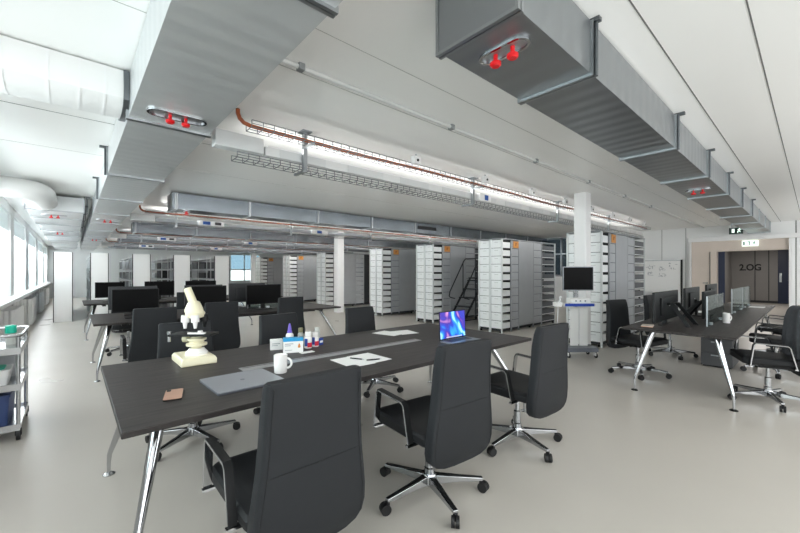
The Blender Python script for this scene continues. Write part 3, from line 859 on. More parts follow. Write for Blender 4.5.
# ------------------------------------------------------------------ chairs
def make_chair(label):
    t = thing('office_chair', label, 'chair', (0, 0, 0), 0, 'charcoal office chairs')
    prof = [(0.315, 0.09, -0.262), (0.321, 0.160, -0.263), (0.336, 0.205, -0.265), (0.365, 0.236, -0.268), (0.41, 0.247, -0.272), (0.48, 0.245, -0.277), (0.56, 0.235, -0.281), (0.66, 0.222, -0.285),
            (0.76, 0.214, -0.289), (0.86, 0.210, -0.295), (0.94, 0.208, -0.305), (0.982, 0.207, -0.312), (0.994, 0.204, -0.315), (0.999, 0.197, -0.316)]
    rings = []
    for z, hw, yc in prof:
        th = 0.036 if z < 0.9 else 0.036 - 0.012 * (z - 0.9) / 0.1
        ring = []
        for px, py in rrect(hw, th, 0.016, 3):
            ring.append((px, yc + py - 0.10 * (px * px) * -1.0 * 1.0 + 0.0, z))
        rings.append(ring)
    bk = obj('backrest', MB().loft(rings), 'leather', t)
    # stitched seams on the rear of the shell
    sm_ = MB()
    for sgn in (-1, 1):
        pts = [(sgn * (hw - 0.022), yc - 0.0365 + 0.10 * (hw - 0.022) ** 2, z) for z, hw, yc in prof[3:12]]
        sm_.tube(pts, 0.0016, 5)
    pts = [(px, -0.285 - 0.0360 + 0.1 * px * px, 0.655) for px in (-0.2, -0.1, 0, 0.1, 0.2)]
    sm_.tube(pts, 0.0012, 5)
    obj('seam', sm_, 'leather_dark', bk)
    sp = rrect(0.245, 0.265, 0.05, 5)
    rings = []
    for dz, ins in ((0.425, 0.03), (0.432, 0.01), (0.445, 0.0), (0.485, 0.0), (0.50, 0.012), (0.507, 0.04)):
        k = 1 - ins / 0.25
        rings.append([(px * k, py * k + 0.005, dz + (0.008 * (py / 0.265) if dz > 0.47 else 0)) for px, py in sp])
    obj('seat', MB().loft(rings), 'leather_dark', t)
    obj('mechanism', MB().box(-0.09, 0.09, -0.17, 0.10, 0.375, 0.43).box(-0.03, 0.03, -0.225, -0.15, 0.36, 0.40).cyl((0.09, 0.03, 0.40), (0.23, 0.03, 0.40), 0.008, n=8), 'black', t, bevel=0.006)
    for s in (-1, 1):
        x = s * 0.262
        pts = [(x, 0.215, 0.425), (x, 0.187, 0.635), (x, 0.175, 0.655), (x, -0.07, 0.645), (x, -0.088, 0.628), (x, -0.135, 0.425)]
        a = obj('armrest', MB().bar(pts, (1, 0, 0), 0.036, 0.009), 'chrome', t, label='chrome edged loop armrest')
        pts2 = [(x, 0.2205, 0.43), (x, 0.1925, 0.637), (x, 0.178, 0.661), (x, -0.072, 0.651), (x, -0.0935, 0.63), (x, -0.1405, 0.43)]
        obj('arm_pad', MB().bar(pts2, (1, 0, 0), 0.034, 0.006), 'black', a)
        for yb in (0.21, -0.13):
            obj('arm_bracket', MB().box(min(x + s * 0.023, s * 0.15), max(x + s * 0.023, s * 0.15), yb - 0.012, yb + 0.012, 0.412, 0.424), 'chrome', a)
    obj('gas_lift', MB().lathe([(0.034, 0.075), (0.034, 0.16), (0.028, 0.165), (0.028, 0.26), (0.018, 0.265), (0.018, 0.38)], n=16), 'chrome', t)
    obj('hub', MB().lathe([(0.03, 0.05), (0.045, 0.06), (0.048, 0.11), (0.04, 0.125)], n=18), 'chrome', t)
    for k in range(5):
        a = rad(90 + 72 * k + 20)
        d = Vector((cos(a), sin(a), 0)); nrm = Vector((-sin(a), cos(a), 0))
        def sect(r, hw, zb, zt): return [d * r + nrm * hw + Vector((0, 0, zb)), d * r - nrm * hw + Vector((0, 0, zb)), d * r - nrm * hw + Vector((0, 0, zt)), d * r + nrm * hw + Vector((0, 0, zt))]
        sp_ = obj('base_spoke', MB().loft([sect(0.04, 0.024, 0.062, 0.118), sect(0.17, 0.019, 0.068, 0.104), sect(0.34, 0.015, 0.068, 0.088)]), 'chrome', t, bevel=0.003)
        obj('spoke_insert', MB().loft([sect(0.06, 0.013, 0.117, 0.1185), sect(0.17, 0.011, 0.1045, 0.106), sect(0.333, 0.009, 0.0885, 0.0905)]), 'black', sp_)
        c = d * 0.333
        b2 = rad(60 * k + 15)
        ax = Vector((cos(b2), sin(b2), 0)); off = Vector((-sin(b2), cos(b2), 0)) * 0.014
        mb = MB()
        for s2 in (-1, 1):
            ctr = c + off + ax * (0.013 * s2) + Vector((0, 0, 0.031))
            mb.cyl(ctr - ax * 0.010, ctr + ax * 0.010, 0.031, n=18)
        mb.box(c.x - 0.010, c.x + 0.010, c.y - 0.010, c.y + 0.010, 0.03, 0.072)
        obj('caster', mb, 'rubber', t)
    return t

CH = [
    (0.72, 1.615, 0, 'charcoal office chair nearest the camera, cut off by the bottom edge'),
    (1.70, 1.63, -5, 'charcoal office chair in front of the open laptop, back to the camera'),
    (2.74, 1.63, -3, 'charcoal office chair at the right end of the big desk, turned slightly'),
    (0.75, 3.43, 178, 'charcoal chair across the big desk, hidden behind the microscope'),
    (1.66, 3.48, 184, 'charcoal chair across the big desk, behind the purple-capped bottle'),
    (2.73, 3.53, 181, 'charcoal chair across the big desk, behind the far papers'),
    (0.70, 5.22, 0, 'charcoal chair at the second row desk, leftmost with its back to us'),
    (1.50, 5.58, 0, 'charcoal chair at the second row desk, right of the microscope'),
    (2.62, 5.88, 0, 'charcoal chair at the second row desk, rightmost with its back to us'),
    (0.74, 8.00, 180, 'charcoal chair on the far side of the second row, left end'),
    (1.72, 8.00, 176, 'charcoal chair on the far side of the second row, middle'),
    (5.82, 1.62, 165, 'charcoal chair at the near left corner of the long right desk'),
    (7.5, 1.62, 180, 'charcoal chair on the far side of the right desk, behind the big monitor'),
    (5.63, 0.34, 20, 'charcoal chair at right edge with a grey jacket over its back'),
    (7.25, 0.36, 5, 'charcoal chair on the near side of the right desk, second from the corner'),
    (8.70, 0.36, -4, 'charcoal chair on the near side of the right desk, third from the corner'),
]
proto = None
for (x, y, a, lab) in CH:
    if proto is None:
        proto = make_chair(lab); proto.location = (x, y, 0); proto.rotation_euler = (0, 0, rad(a))
    else:
        r_ = dup(proto, (x, y, 0), rad(a), lab)
        if 'across the big desk' in lab: r_.scale = (1, 1, 0.955)

# jacket over the chair at the right edge
a = rad(20); cxj, cyj = 5.63, 0.34
mb = MB(); rings = []
nn = 120
for zi, (z, hw, off) in enumerate(((0.50, 0.31, 0.06), (0.62, 0.31, 0.065), (0.76, 0.30, 0.065), (0.90, 0.28, 0.06), (0.98, 0.25, 0.055), (1.02, 0.22, 0.045), (1.036, 0.19, 0.03))):
    ring = []
    for k in range(nn):
        t_ = 2 * pi * k / nn
        fold = 1 + 0.11 * sin(15 * t_ + z * 1.2) * (1 - 0.7 * max(0, (z - 0.9) / 0.14))
        px = hw * fold * math.copysign(abs(cos(t_)) ** 0.6, cos(t_))
        py = -0.300 - 0.02 * (z - 0.5) + (0.045 + off) * fold * math.copysign(abs(sin(t_)) ** 0.6, sin(t_)) + 0.1 * px * px
        ring.append((px, py, z + 0.012 * sin(7 * t_) * (1 if zi == 0 else 0)))
    rings.append(ring)
mb.loft(rings)
# hollow: remove the bottom cap so that it drapes around the backrest
mb.f.pop(-2)
jk = thing('jacket', 'grey folded jacket draped over the chair back at right edge', 'jacket', (cxj, cyj, 0), a)
j = obj('jacket_body', mb, 'jacket', jk)
jl = MB()
rr_ = []
for q in range(9):
    f_ = q / 8
    rr_.append((-0.30 - 0.02 * sin(pi * f_), -0.285 + 0.01 * sin(5 * f_), 0.97 - 0.52 * f_))
obj('sleeve', MB().tube(rr_, [0.045, 0.055, 0.058, 0.056, 0.055, 0.053, 0.052, 0.05, 0.045], 12), 'jacket', jk)

# ------------------------------------------------------------------ monitors
def monitor(x, y, w, h, top, face, label, desk=0.74, dark=True, stand='post', logo=False, group='monitors on the desks', rz=0):
    """screen looks along -Y when face is 0"""
    t = thing('monitor', label, 'monitor', (x, y, desk), rad(face + rz), group)
    zt = top - desk; zb = zt - h
    obj('housing', MB().box(-w / 2, w / 2, 0.0, 0.028, zb, zt).box(-w * 0.3, w * 0.3, 0.028, 0.05, zb + h * 0.2, zt - h * 0.2), 'black' if dark else 'charcoal', t, bevel=0.005)
    obj('screen', MB().box(-w / 2 + 0.012, w / 2 - 0.012, -0.003, -0.0005, zb + 0.018, zt - 0.012), 'screen', t)
    if stand == 'post':
        obj('stand', MB().box(-0.035, 0.035, 0.055, 0.085, 0.008, zb + h * 0.5).box(-0.03, 0.03, 0.04, 0.06, zb + h * 0.35, zb + h * 0.5), 'black', t, bevel=0.004)
        obj('stand_foot', MB().box(-0.13, 0.13, -0.04, 0.16, 0, 0.01), 'black', t, bevel=0.003)
    else:
        mb = MB().bar([(0.1, 0.05, zb + h * 0.55), (0.13, 0.10, zb + h * 0.6), (0.2, 0.28, 0.004)], (0, 1, 0), 0.05, 0.014)
        obj('stand', mb, 'black', t)
        obj('stand', MB().bar([(-0.1, 0.05, zb + h * 0.55), (-0.13, 0.10, zb + h * 0.6), (-0.2, 0.28, 0.004)], (0, 1, 0), 0.05, 0.014), 'black', t)
        obj('stand_foot', MB().box(-0.22, 0.22, -0.02, 0.02, 0, 0.012).box(-0.03, 0.03, -0.02, 0.02, 0.012, zb + 0.02), 'black', t)
    if logo:
        obj('logo', MB().cyl((0, 0.0505, zb + h * 0.52), (0, 0.052, zb + h * 0.52), 0.014, n=14), 'crate', t, label='small round white logo')
    return t
# second row
monitor(0.69, 6.50, 0.56, 0.335, 1.158, 0, 'dark monitor on the second row desk, leftmost of the front ones')
monitor(1.63, 6.50, 0.58, 0.335, 1.178, 0, 'dark monitor on the second row desk, behind the microscope')
monitor(2.55, 6.50, 0.62, 0.345, 1.178, 0, 'dark monitor on the second row desk, rightmost of the front ones')
monitor(0.72, 7.10, 0.62, 0.35, 1.175, 180, 'grey-backed monitor on the second row, peeking behind the leftmost dark one', dark=False)
monitor(1.72, 7.10, 0.60, 0.35, 1.175, 180, 'grey-backed monitor on the second row, peeking behind the middle dark one', dark=False)
monitor(2.46, 7.10, 0.66, 0.35, 1.19, 180, 'grey-backed monitor on the second row, peeking behind the rightmost dark one', dark=False)
# third row
monitor(0.63, 10.35, 0.52, 0.34, 1.175, 0, 'dark monitor on the farthest desk, at its left end')
monitor(1.56, 10.35, 0.60, 0.34, 1.18, 0, 'dark monitor on the farthest desk, middle one')
monitor(2.45, 10.35, 0.70, 0.34, 1.18, 0, 'dark monitor on the farthest desk, rightmost one')
# right desk
monitor(5.63, 1.27, 1.10, 0.36, 1.158, 180, 'wide black monitor nearest the corner of the right desk, back to us', stand='a', logo=True)
monitor(7.10, 1.27, 0.98, 0.36, 1.165, 180, 'black monitor on the right desk, second from the corner, round white logo', logo=True)
monitor(8.70, 1.27, 0.98, 0.36, 1.18, 180, 'black monitor on the right desk, third from the corner, round white logo', logo=True)
monitor(6.62, 0.97, 0.80, 0.36, 1.14, 0, 'black monitor behind the glass pane on the right desk, facing the near side', stand='a')

# ------------------------------------------------------------------ things on the big desk
TZ = 0.74
# microscope
t = thing('microscope', 'cream and white microscope on the left part of the big desk', 'microscope', (0.675, 3.055, TZ), 0)
bp = [(-0.115, -0.165), (0.115, -0.165), (0.115, 0.165), (-0.115, 0.165)]
obj('base', MB().loft([[(x, y, 0) for x, y in bp], [(x, y, 0.035) for x, y in bp], [(x * 0.9, y * 0.92, 0.055) for x, y in bp]]), 'cream', t, bevel=0.006)
LR = Vector((-0.747, 0.664, 0)); RR = Vector((0.747, -0.664, 0))
def off(d, z, back=0.0): return (LR.x * d + 0.664 * back, LR.y * d + 0.747 * back, z)
obj('lamp_housing', MB().lathe([(0.075, 0.055), (0.075, 0.07), (0.06, 0.085), (0.05, 0.10)], off(-0.02, 0), 24), 'ceramic', t)
obj('condenser', MB().lathe([(0.035, 0.10), (0.035, 0.115), (0.07, 0.12), (0.07, 0.135), (0.05, 0.14), (0.05, 0.155), (0.065, 0.16), (0.065, 0.172), (0.04, 0.178), (0.04, 0.19)], off(-0.02, 0), 24), 'cream', t)
arm = MB().tube([off(0.03, 0.05, 0.10), off(0.04, 0.12, 0.10), off(0.055, 0.20, 0.06), off(0.06, 0.27, 0.02), off(0.055, 0.33, 0.01), off(0.03, 0.375, 0.0)], [0.034, 0.033, 0.03, 0.03, 0.034, 0.04], 14)
for s in (1, -1):
    obj('focus_knob', MB().cyl(off(0.055 + (0.04 if s > 0 else -0.02), 0.15, 0.09), off(0.055 + (0.075 if s > 0 else -0.06), 0.15, 0.09), 0.026, n=16), 'cream', t)
stg = obj('stage', MB().box(-0.15, 0.15, -0.075, 0.075, 0.193, 0.208).rot(rad(-41.6)), 'black', t, bevel=0.003)
obj('slide', MB().box(-0.02, 0.10, -0.05, -0.02, 0.208, 0.218).box(0.055, 0.075, -0.05, -0.02, 0.218, 0.232).rot(rad(-41.6)), 'ceramic', stg)
obj('stage_knob', MB().cyl((-0.165, -0.03, 0.207), (-0.165, -0.03, 0.15), 0.011, n=12).cyl((-0.165, -0.03, 0.225), (-0.165, -0.03, 0.205), 0.016, n=12).box(-0.17, -0.14, -0.04, -0.02, 0.198, 0.206).rot(rad(-41.6)), 'steel', stg)
obj('turret', MB().lathe([(0.02, 0.315), (0.062, 0.33), (0.066, 0.36), (0.055, 0.375)], off(-0.015, 0, -0.01), 24), 'cream', t)
for d, bk_, m in ((0.032, -0.05, 'ceramic'), (-0.035, -0.05, 'ceramic'), (-0.06, 0.02, 'black')):
    p = off(d, 0.345, bk_); q = off(d * 1.1, 0.295, bk_ * 1.05)
    obj('objective', MB().cyl(p, q, 0.030, 0.027, 16).cyl(q, (q[0], q[1], 0.25), 0.017, 0.010, 14), m, t, label='stubby objective lens')
hd = MB().lathe([(0.062, 0.365), (0.062, 0.385), (0.054, 0.402), (0.045, 0.425), (0.036, 0.44), (0.026, 0.445)], off(0.0, 0, 0.0), 24)
obj('head', hd, 'cream', t)
e0 = Vector(off(0.0, 0.415)); e1 = Vector(off(0.05, 0.54))
obj('eyepiece', MB().cyl(e0, e1, 0.029, 0.026, 20), 'cream', t)
obj('eyepiece_lens', MB().cyl(e1 - (e1 - e0) * 0.001, e1 + (e1 - e0).normalized() * 0.004, 0.024, n=18), 'black', t)

# phone
t = thing('smartphone', 'rose copper smartphone lying at the left corner of the big desk', 'phone', (0.405, 2.275, TZ), rad(-14))
obj('phone_body', MB().prism(rrect(0.042, 0.092, 0.012, 4), 0.001, 0.008), 'black', t)
obj('back_cover', MB().prism(rrect(0.0415, 0.0915, 0.012, 4), 0.008, 0.0095), 'copper', t)
obj('camera_bump', MB().prism([(x - 0.026, y + 0.068) for x, y in rrect(0.010, 0.016, 0.006, 4)], 0.0095, 0.011), 'black', t)
# closed laptop
t = thing('closed_laptop', 'closed grey laptop lying left of the white mug', 'laptop', (0.765, 2.285, TZ), rad(1.5))
obj('laptop_base', MB().prism(rrect(0.19, 0.178, 0.014, 4), 0.002, 0.010), 'laptopdark', t)
ld = obj('lid', MB().prism(rrect(0.19, 0.178, 0.014, 4), 0.0105, 0.0155), 'laptop', t)
obj('logo', MB().prism(rrect(0.012, 0.014, 0.009, 4), 0.0155, 0.0159), 'laptopdark', ld, label='small dark logo')
# mug
t = thing('mug', 'white mug on the big desk right of the closed laptop', 'mug', (1.025, 2.335, TZ), 0)
mb = MB().lathe([(0.038, 0.0), (0.041, 0.004), (0.043, 0.06), (0.044, 0.116), (0.041, 0.118), (0.039, 0.112), (0.038, 0.012)], n=28)
obj('mug_body', mb, 'ceramic', t)
obj('coffee_stain', MB().lathe([(0.0385, 0.085), (0.0385, 0.086)], n=24), 'coffee', t, label='cream coloured inside')
hpts = []
for k in range(9):
    q = rad(90 - 180 * k / 8)
    rr = 0.040 + 0.032 * cos(q)
    hpts.append((RR.x * rr, RR.y * rr, 0.062 + 0.032 * sin(q)))
obj('handle', MB().tube(hpts, 0.0075, 10), 'ceramic', t)

# medicine boxes and bottles
t = thing('medicine_box', 'white box with blue top stripe and orange print, behind the mug', 'box', (1.365, 2.865, TZ), rad(-22))
bx = obj('carton', MB().box(-0.078, 0.078, -0.032, 0.032, 0, 0.118), 'paper', t)
obj('top_stripe', MB().box(-0.0785, 0.0785, -0.0325, 0.0325, 0.092, 0.1185), 'bluelabel', bx)
obj('printed_figure', MB().lathe([(0.004, -0.02), (0.013, -0.012), (0.010, 0.006), (0.005, 0.022)], n=10).move((0.046, -0.0265, 0.055)), 'orangeprint', bx)
obj('printed_lines', MB().box(-0.066, 0.0, -0.0328, -0.032, 0.07, 0.076).box(-0.066, -0.02, -0.0328, -0.032, 0.056, 0.061).box(-0.066, -0.01, -0.0328, -0.032, 0.02, 0.024), 'ink', bx)
t = thing('medicine_box', 'small plain white box left of the blue-striped box', 'box', (1.305, 3.06, TZ), rad(-20))
bx = obj('carton', MB().box(-0.05, 0.05, -0.03, 0.03, 0, 0.085), 'paper', t)
obj('printed_lines', MB().box(-0.035, 0.03, -0.0308, -0.03, 0.05, 0.055).box(-0.035, 0.01, -0.0308, -0.03, 0.035, 0.039), 'ink', bx)
tag(obj('leaflet', MB().box(1.385, 1.50, 2.745, 2.80, TZ + 0.0005, TZ + 0.004), 'paper'), 'small white blister strip lying before the blue-striped box', 'leaflet')
def bottle(x, y, r, h, body, cap, capm, label, lab=None, cone=False):
    t = thing('bottle', label, 'bottle', (x, y, TZ), 0, 'bottles on the big desk')
    bh = h * (0.6 if cone else 0.74)
    obj('bottle_body', MB().lathe([(r * 0.94, 0), (r, 0.006), (r, bh * 0.82), (r * 0.85, bh * 0.93), (r * 0.5, bh)], n=22), body, t)
    if cone: cp = [(r * 0.62, bh), (r * 0.62, bh + 0.012), (r * 0.5, bh + 0.02), (r * 0.42, bh + (h - bh) * 0.6), (r * 0.2, h * 0.98), (r * 0.12, h)]
    else: cp = [(r * 0.8, bh), (r * 0.82, bh + 0.004), (r * 0.82, h - 0.003), (r * 0.75, h)]
    obj('cap', MB().lathe(cp, n=20), capm, t)
    if lab:
        for (m, a0, a1, z0, z1) in lab:
            n = 10; mb = MB()
            vs = []
            for k in range(n + 1):
                q = rad(a0 + (a1 - a0) * k / n)
                for z in (z0, z1): vs.append(((r + 0.0008) * cos(q), (r + 0.0008) * sin(q), z))
            mb.add(vs, [(2 * k, 2 * k + 2, 2 * k + 3, 2 * k + 1) for k in range(n)])
            obj('bottle_label', mb, m, t)
bottle(1.44, 3.09, 0.034, 0.205, 'ceramic', None, 'purple', 'white squeeze bottle with a pointed purple cap', cone=True)
bottle(1.56, 3.12, 0.026, 0.15, 'clearplastic', None, 'olive', 'small bottle with an olive cap between purple cap and white bottles')
bottle(1.535, 2.93, 0.033, 0.142, 'ceramic', None, 'ceramic', 'white pill bottle with red label, left of the two', [('redlabel', -128, -45, 0.010, 0.050), ('navylabel', -178, -125, 0.02, 0.085)])
bottle(1.615, 2.95, 0.031, 0.128, 'ceramic', None, 'ceramic', 'white pill bottle with red label, right of the two', [('redlabel', -128, -45, 0.010, 0.050), ('navylabel', -178, -125, 0.02, 0.085)])
bottle(1.71, 3.09, 0.028, 0.145, 'clearplastic', None, 'clearplastic', 'grey translucent bottle behind the right white pill bottle')
t = thing('pill_pack', 'small blue pack beside the right white pill bottle', 'pack', (1.685, 2.985, TZ), rad(20))
obj('pack_body', MB().box(-0.025, 0.025, -0.012, 0.012, 0, 0.06), 'navylabel', t)
obj('pack_label', MB().box(-0.02, 0.02, -0.0128, -0.012, 0.02, 0.04), 'paper', t)

# papers and pens
def sheet(x, y, w, h, a, z, label):
    return tag(obj('paper_sheet', MB().box(-w / 2, w / 2, -h / 2, h / 2, 0, 0.0012).rot(rad(a)).move((x, y, TZ + z)), 'paper'), label, 'paper', 'paper sheets on the big desk')
sheet(1.545, 2.265, 0.21, 0.297, -2, 0.0004, 'white sheet under the pens, left one of the near pair')
sheet(1.70, 2.27, 0.21, 0.297, 1, 0.0018, 'white sheet under the pens, right one of the near pair')
sheet(2.55, 3.05, 0.21, 0.297, 12, 0.0004, 'white sheet by the far chair, left one of the far pair')
sheet(2.72, 2.98, 0.21, 0.25, -12, 0.0018, 'white sheet by the far chair, right one of the far pair')
def pen(x, y, a, label, z):
    t = thing('pen', label, 'pen', (x, y, TZ + z), rad(a), 'pens on the papers')
    obj('barrel', MB().cyl((-0.055, 0, 0.0055), (0.045, 0, 0.0055), 0.005, n=10), 'black', t)
    obj('tip', MB().cyl((0.045, 0, 0.0055), (0.065, 0, 0.0055), 0.0045, 0.001, n=10), 'steel', t)
pen(1.60, 2.29, -65, 'dark pen on the near papers, left of the two', 0.0031)
pen(1.68, 2.185, -20, 'dark pen on the near papers, right of the two', 0.0031)

# open laptop
t = thing('open_laptop', 'open laptop with glowing blue and purple screen on the big desk', 'laptop', (2.765, 2.335, TZ), 0)
lb = obj('laptop_base', MB().prism([(x, y - 0.132) for x, y in rrect(0.192, 0.130, 0.012, 4)], 0.002, 0.014), 'laptop', t)
obj('keyboard', MB().box(-0.16, 0.16, -0.115, -0.02, 0.014, 0.0148), 'key', lb)
obj('touchpad', MB().box(-0.07, 0.07, -0.245, -0.135, 0.014, 0.0144), 'laptopdark', lb)
ld = obj('lid', MB().box(-0.192, 0.192, -0.002, 0.004, 0.012, 0.284).rot(rad(-2), 'x', (0, 0, 0.012)), 'black', t)
obj('screen', MB().box(-0.183, 0.183, -0.0028, -0.002, 0.026, 0.276).rot(rad(-2), 'x', (0, 0, 0.012)), 'swirl', ld, label='glowing blue purple swirl')
obj('menu_bar', MB().box(-0.10, 0.13, -0.0034, -0.0028, 0.03, 0.038).rot(rad(-2), 'x', (0, 0, 0.012)), 'paper', ld)

# right desk small things
t = thing('mug', 'white mug on the long right desk near its right edge', 'mug', (6.34, 0.765, TZ), 0)
obj('mug_body', MB().lathe([(0.036, 0), (0.038, 0.004), (0.039, 0.125), (0.037, 0.127), (0.035, 0.12), (0.034, 0.012)], n=24), 'ceramic', t)
obj('handle', MB().tube([(RR.x * (0.037 + 0.028 * cos(rad(90 - 22.5 * k))), RR.y * (0.037 + 0.028 * cos(rad(90 - 22.5 * k))), 0.065 + 0.035 * sin(rad(90 - 22.5 * k))) for k in range(9)], 0.007, 8), 'ceramic', t)
tag(obj('paper_sheet', MB().box(9.45, 9.75, 0.62, 0.83, TZ, TZ + 0.006), 'paper'), 'white paper at the far end of the long right desk', 'paper')
tag(obj('paper_sheet', MB().box(7.62, 7.92, 1.10, 1.31, TZ, TZ + 0.006), 'paper'), 'white paper in front of the logo monitors on the right desk', 'paper')
t = thing('notebook', 'small beige notebook at the left corner of the long right desk', 'notebook', (5.25, 1.36, TZ), rad(10))
obj('cover', MB().box(-0.10, 0.10, -0.06, 0.06, 0, 0.008), 'copper', t)
obj('pages', MB().box(-0.098, 0.098, -0.058, 0.058, 0.008, 0.013), 'beige', t)

# ------------------------------------------------------------------ monitor cart in front of the column
t = thing('monitor_cart', 'white wheeled cart with a shelf and pole before the white column', 'cart', (6.30, 2.62, 0), -TH)
obj('base_plate', MB().prism(rrect(0.26, 0.17, 0.03, 4), 0.10, 0.17), 'laptopdark', t)
obj('pole', MB().box(-0.03, 0.03, 0.06, 0.12, 0.17, 1.30), 'steel', t)
obj('front_panel', MB().box(-0.13, 0.00, 0.0, 0.02, 0.175, 0.82), 'panelwhite', t)
obj('front_panel', MB().box(0.025, 0.155, 0.0, 0.02, 0.175, 0.82), 'panelwhite', t)
sh = obj('shelf', MB().box(-0.31, 0.17, -0.18, 0.12, 0.845, 0.875), 'panelwhite', t, bevel=0.006)
obj('shelf_rim', MB().box(-0.30, 0.17, -0.19, -0.18, 0.845, 0.89), 'brightblue', sh, label='blue front rim')
obj('side_bin', MB().box(-0.41, -0.32, -0.12, 0.05, 0.83, 0.90), 'panelwhite', t, bevel=0.01)
obj('crossbar', MB().box(-0.30, 0.22, 0.0, 0.06, 0.83, 0.845), 'steel', t)
for sx in (-1, 1):
    for sy in (-1, 1):
        x, y = sx * 0.22, sy * 0.13
        mb = MB().cyl((x - 0.012, y - 0.01, 0.04), (x + 0.012, y - 0.01, 0.04), 0.04, n=16).box(x - 0.02, x + 0.02, y, y + 0.02, 0.04, 0.10)
        obj('caster', mb, 'rubber', t)
        obj('caster_guard', MB().box(x - 0.025, x - 0.014, y - 0.045, y + 0.03, 0.04, 0.09), 'ceramic', t)
cpts = [(-0.31, -0.05, 0.90), (-0.34, -0.06, 0.98), (-0.30, -0.03, 1.0), (-0.36, -0.06, 0.85), (-0.37, -0.06, 0.6), (-0.40, -0.05, 0.35), (-0.48, -0.04, 0.15), (-0.55, 0.0, 0.012), (-0.75, 0.05, 0.012)]
obj('cable', MB().tube(cpts, 0.009, 8), 'cable', t)
m_ = thing('monitor', 'black screen mounted on the white wheeled cart', 'monitor', (6.30, 2.62, 0), -TH, 'monitors on the desks')
obj('housing', MB().box(-0.255, 0.255, 0.0, 0.035, 1.09, 1.49), 'laptop', m_, bevel=0.005)
obj('screen', MB().box(-0.243, 0.243, -0.004, -0.0005, 1.105, 1.478), 'screen', m_)
obj('bracket', MB().box(-0.025, 0.025, 0.035, 0.058, 1.2, 1.28), 'steel', m_)
d_ = thing('device', 'white control box standing on the cart shelf under the screen', 'device', (6.30, 2.62, 0.875), -TH)
obj('device_body', MB().box(-0.18, 0.12, -0.15, 0.04, 0.008, 0.095), 'panelwhite', d_, bevel=0.006)
for x in (-0.11, -0.04, 0.04):
    obj('button', MB().cyl((x, -0.15, 0.055), (x, -0.156, 0.055), 0.013, n=12), 'laptop', d_)
obj('foot', MB().box(-0.15, 0.13, -0.14, 0.03, 0, 0.008), 'black', d_)

# ------------------------------------------------------------------ step ladder between the racks
t = thing('step_ladder', 'dark metal rolling step ladder between two grey racks', 'ladder', (7.75, 6.2, 0), 0)
for s in (0, 0.5):
    rail = MB().tube([(0.02, s, 0.74), (0.05, s, 0.86), (0.40, s, 1.35), (0.66, s, 1.72), (0.74, s, 1.78), (1.2, s, 1.80)], 0.016, 8)
    obj('handrail', rail, 'ladder', t)
    obj('handrail', MB().tube([(0.02, s, 0.74), (0.06, s, 0.70), (0.26, s, 0.66)], 0.016, 8), 'ladder', t)
    obj('stile', MB().bar([(-0.02, s, 0.03), (0.95, s, 1.22)], (0, 1, 0), 0.02, 0.06), 'ladder', t)
    obj('support', MB().tube([(0.95, s, 1.22), (1.20, s, 1.25), (1.22, s, 0.05)], 0.018, 8), 'ladder', t)
    obj('support', MB().tube([(0.62, s, 0.80), (0.62, s, 1.66)], 0.014, 8), 'ladder', t)
    obj('support', MB().tube([(1.2, s, 1.25), (1.2, s, 1.8)], 0.014, 8), 'ladder', t)
    obj('support', MB().tube([(0.0, s, 0.1), (1.2, s, 0.1)], 0.014, 8), 'ladder', t)
    obj('caster', MB().cyl((1.22, s - 0.015, 0.045), (1.22, s + 0.015, 0.045), 0.045, n=14), 'rubber', t)
    obj('rubber_foot', MB().box(-0.05, 0.03, s - 0.02, s + 0.02, 0, 0.03), 'rubber', t)
for k in range(5):
    x = 0.10 + k * 0.19; z = 0.22 + k * 0.235
    obj('step', MB().box(x - 0.06, x + 0.12, 0.01, 0.49, z - 0.02, z + 0.01), 'ladder', t)
obj('platform', MB().box(0.86, 1.22, 0.01, 0.49, 1.21, 1.245), 'ladder', t)

# ------------------------------------------------------------------ trolley at left
TX1, TX0, TY0, TY1 = -0.335, -0.77, 4.42, 5.10
t = thing('trolley', 'steel three-shelf trolley at the left edge beside the window sill', 'trolley', (0, 0, 0))
for x in (TX0, TX1):
    for y in (TY0, TY1):
        obj('post', MB().cyl((x, y, 0.09), (x, y, 0.86), 0.014, n=12), 'steel', t)
        c_ = obj('caster', MB().cyl((x - 0.012, y, 0.04), (x + 0.012, y, 0.04), 0.04, n=16), 'rubber', t)
        obj('fork', MB().box(x - 0.02, x + 0.02, y - 0.012, y + 0.012, 0.04, 0.095), 'black', c_)
for z in (0.10, 0.435, 0.735):
    s_ = obj('shelf', MB().box(TX0 - 0.01, TX1 + 0.01, TY0 - 0.01, TY1 + 0.01, z, z + 0.012), 'steel', t)
    obj('shelf_rim', MB().box(TX0 - 0.012, TX1 + 0.012, TY0 - 0.016, TY0 - 0.008, z - 0.02, z + 0.035).box(TX0 - 0.012, TX1 + 0.012, TY1 + 0.008, TY1 + 0.016, z - 0.02, z + 0.035).box(TX1 + 0.008, TX1 + 0.016, TY0 - 0.01, TY1 + 0.01, z - 0.02, z + 0.035), 'steel', s_)
cs = [(x, y) for x, y in rrect((TX1 - TX0) / 2 + 0.02, (TY1 - TY0) / 2 + 0.02, 0.08, 5)]
mx, my = (TX0 + TX1) / 2, (TY0 + TY1) / 2
obj('top_rail', MB().tube([(mx + x, my + y, 0.87) for x, y in cs], 0.012, 10, closed=True), 'steel', t)
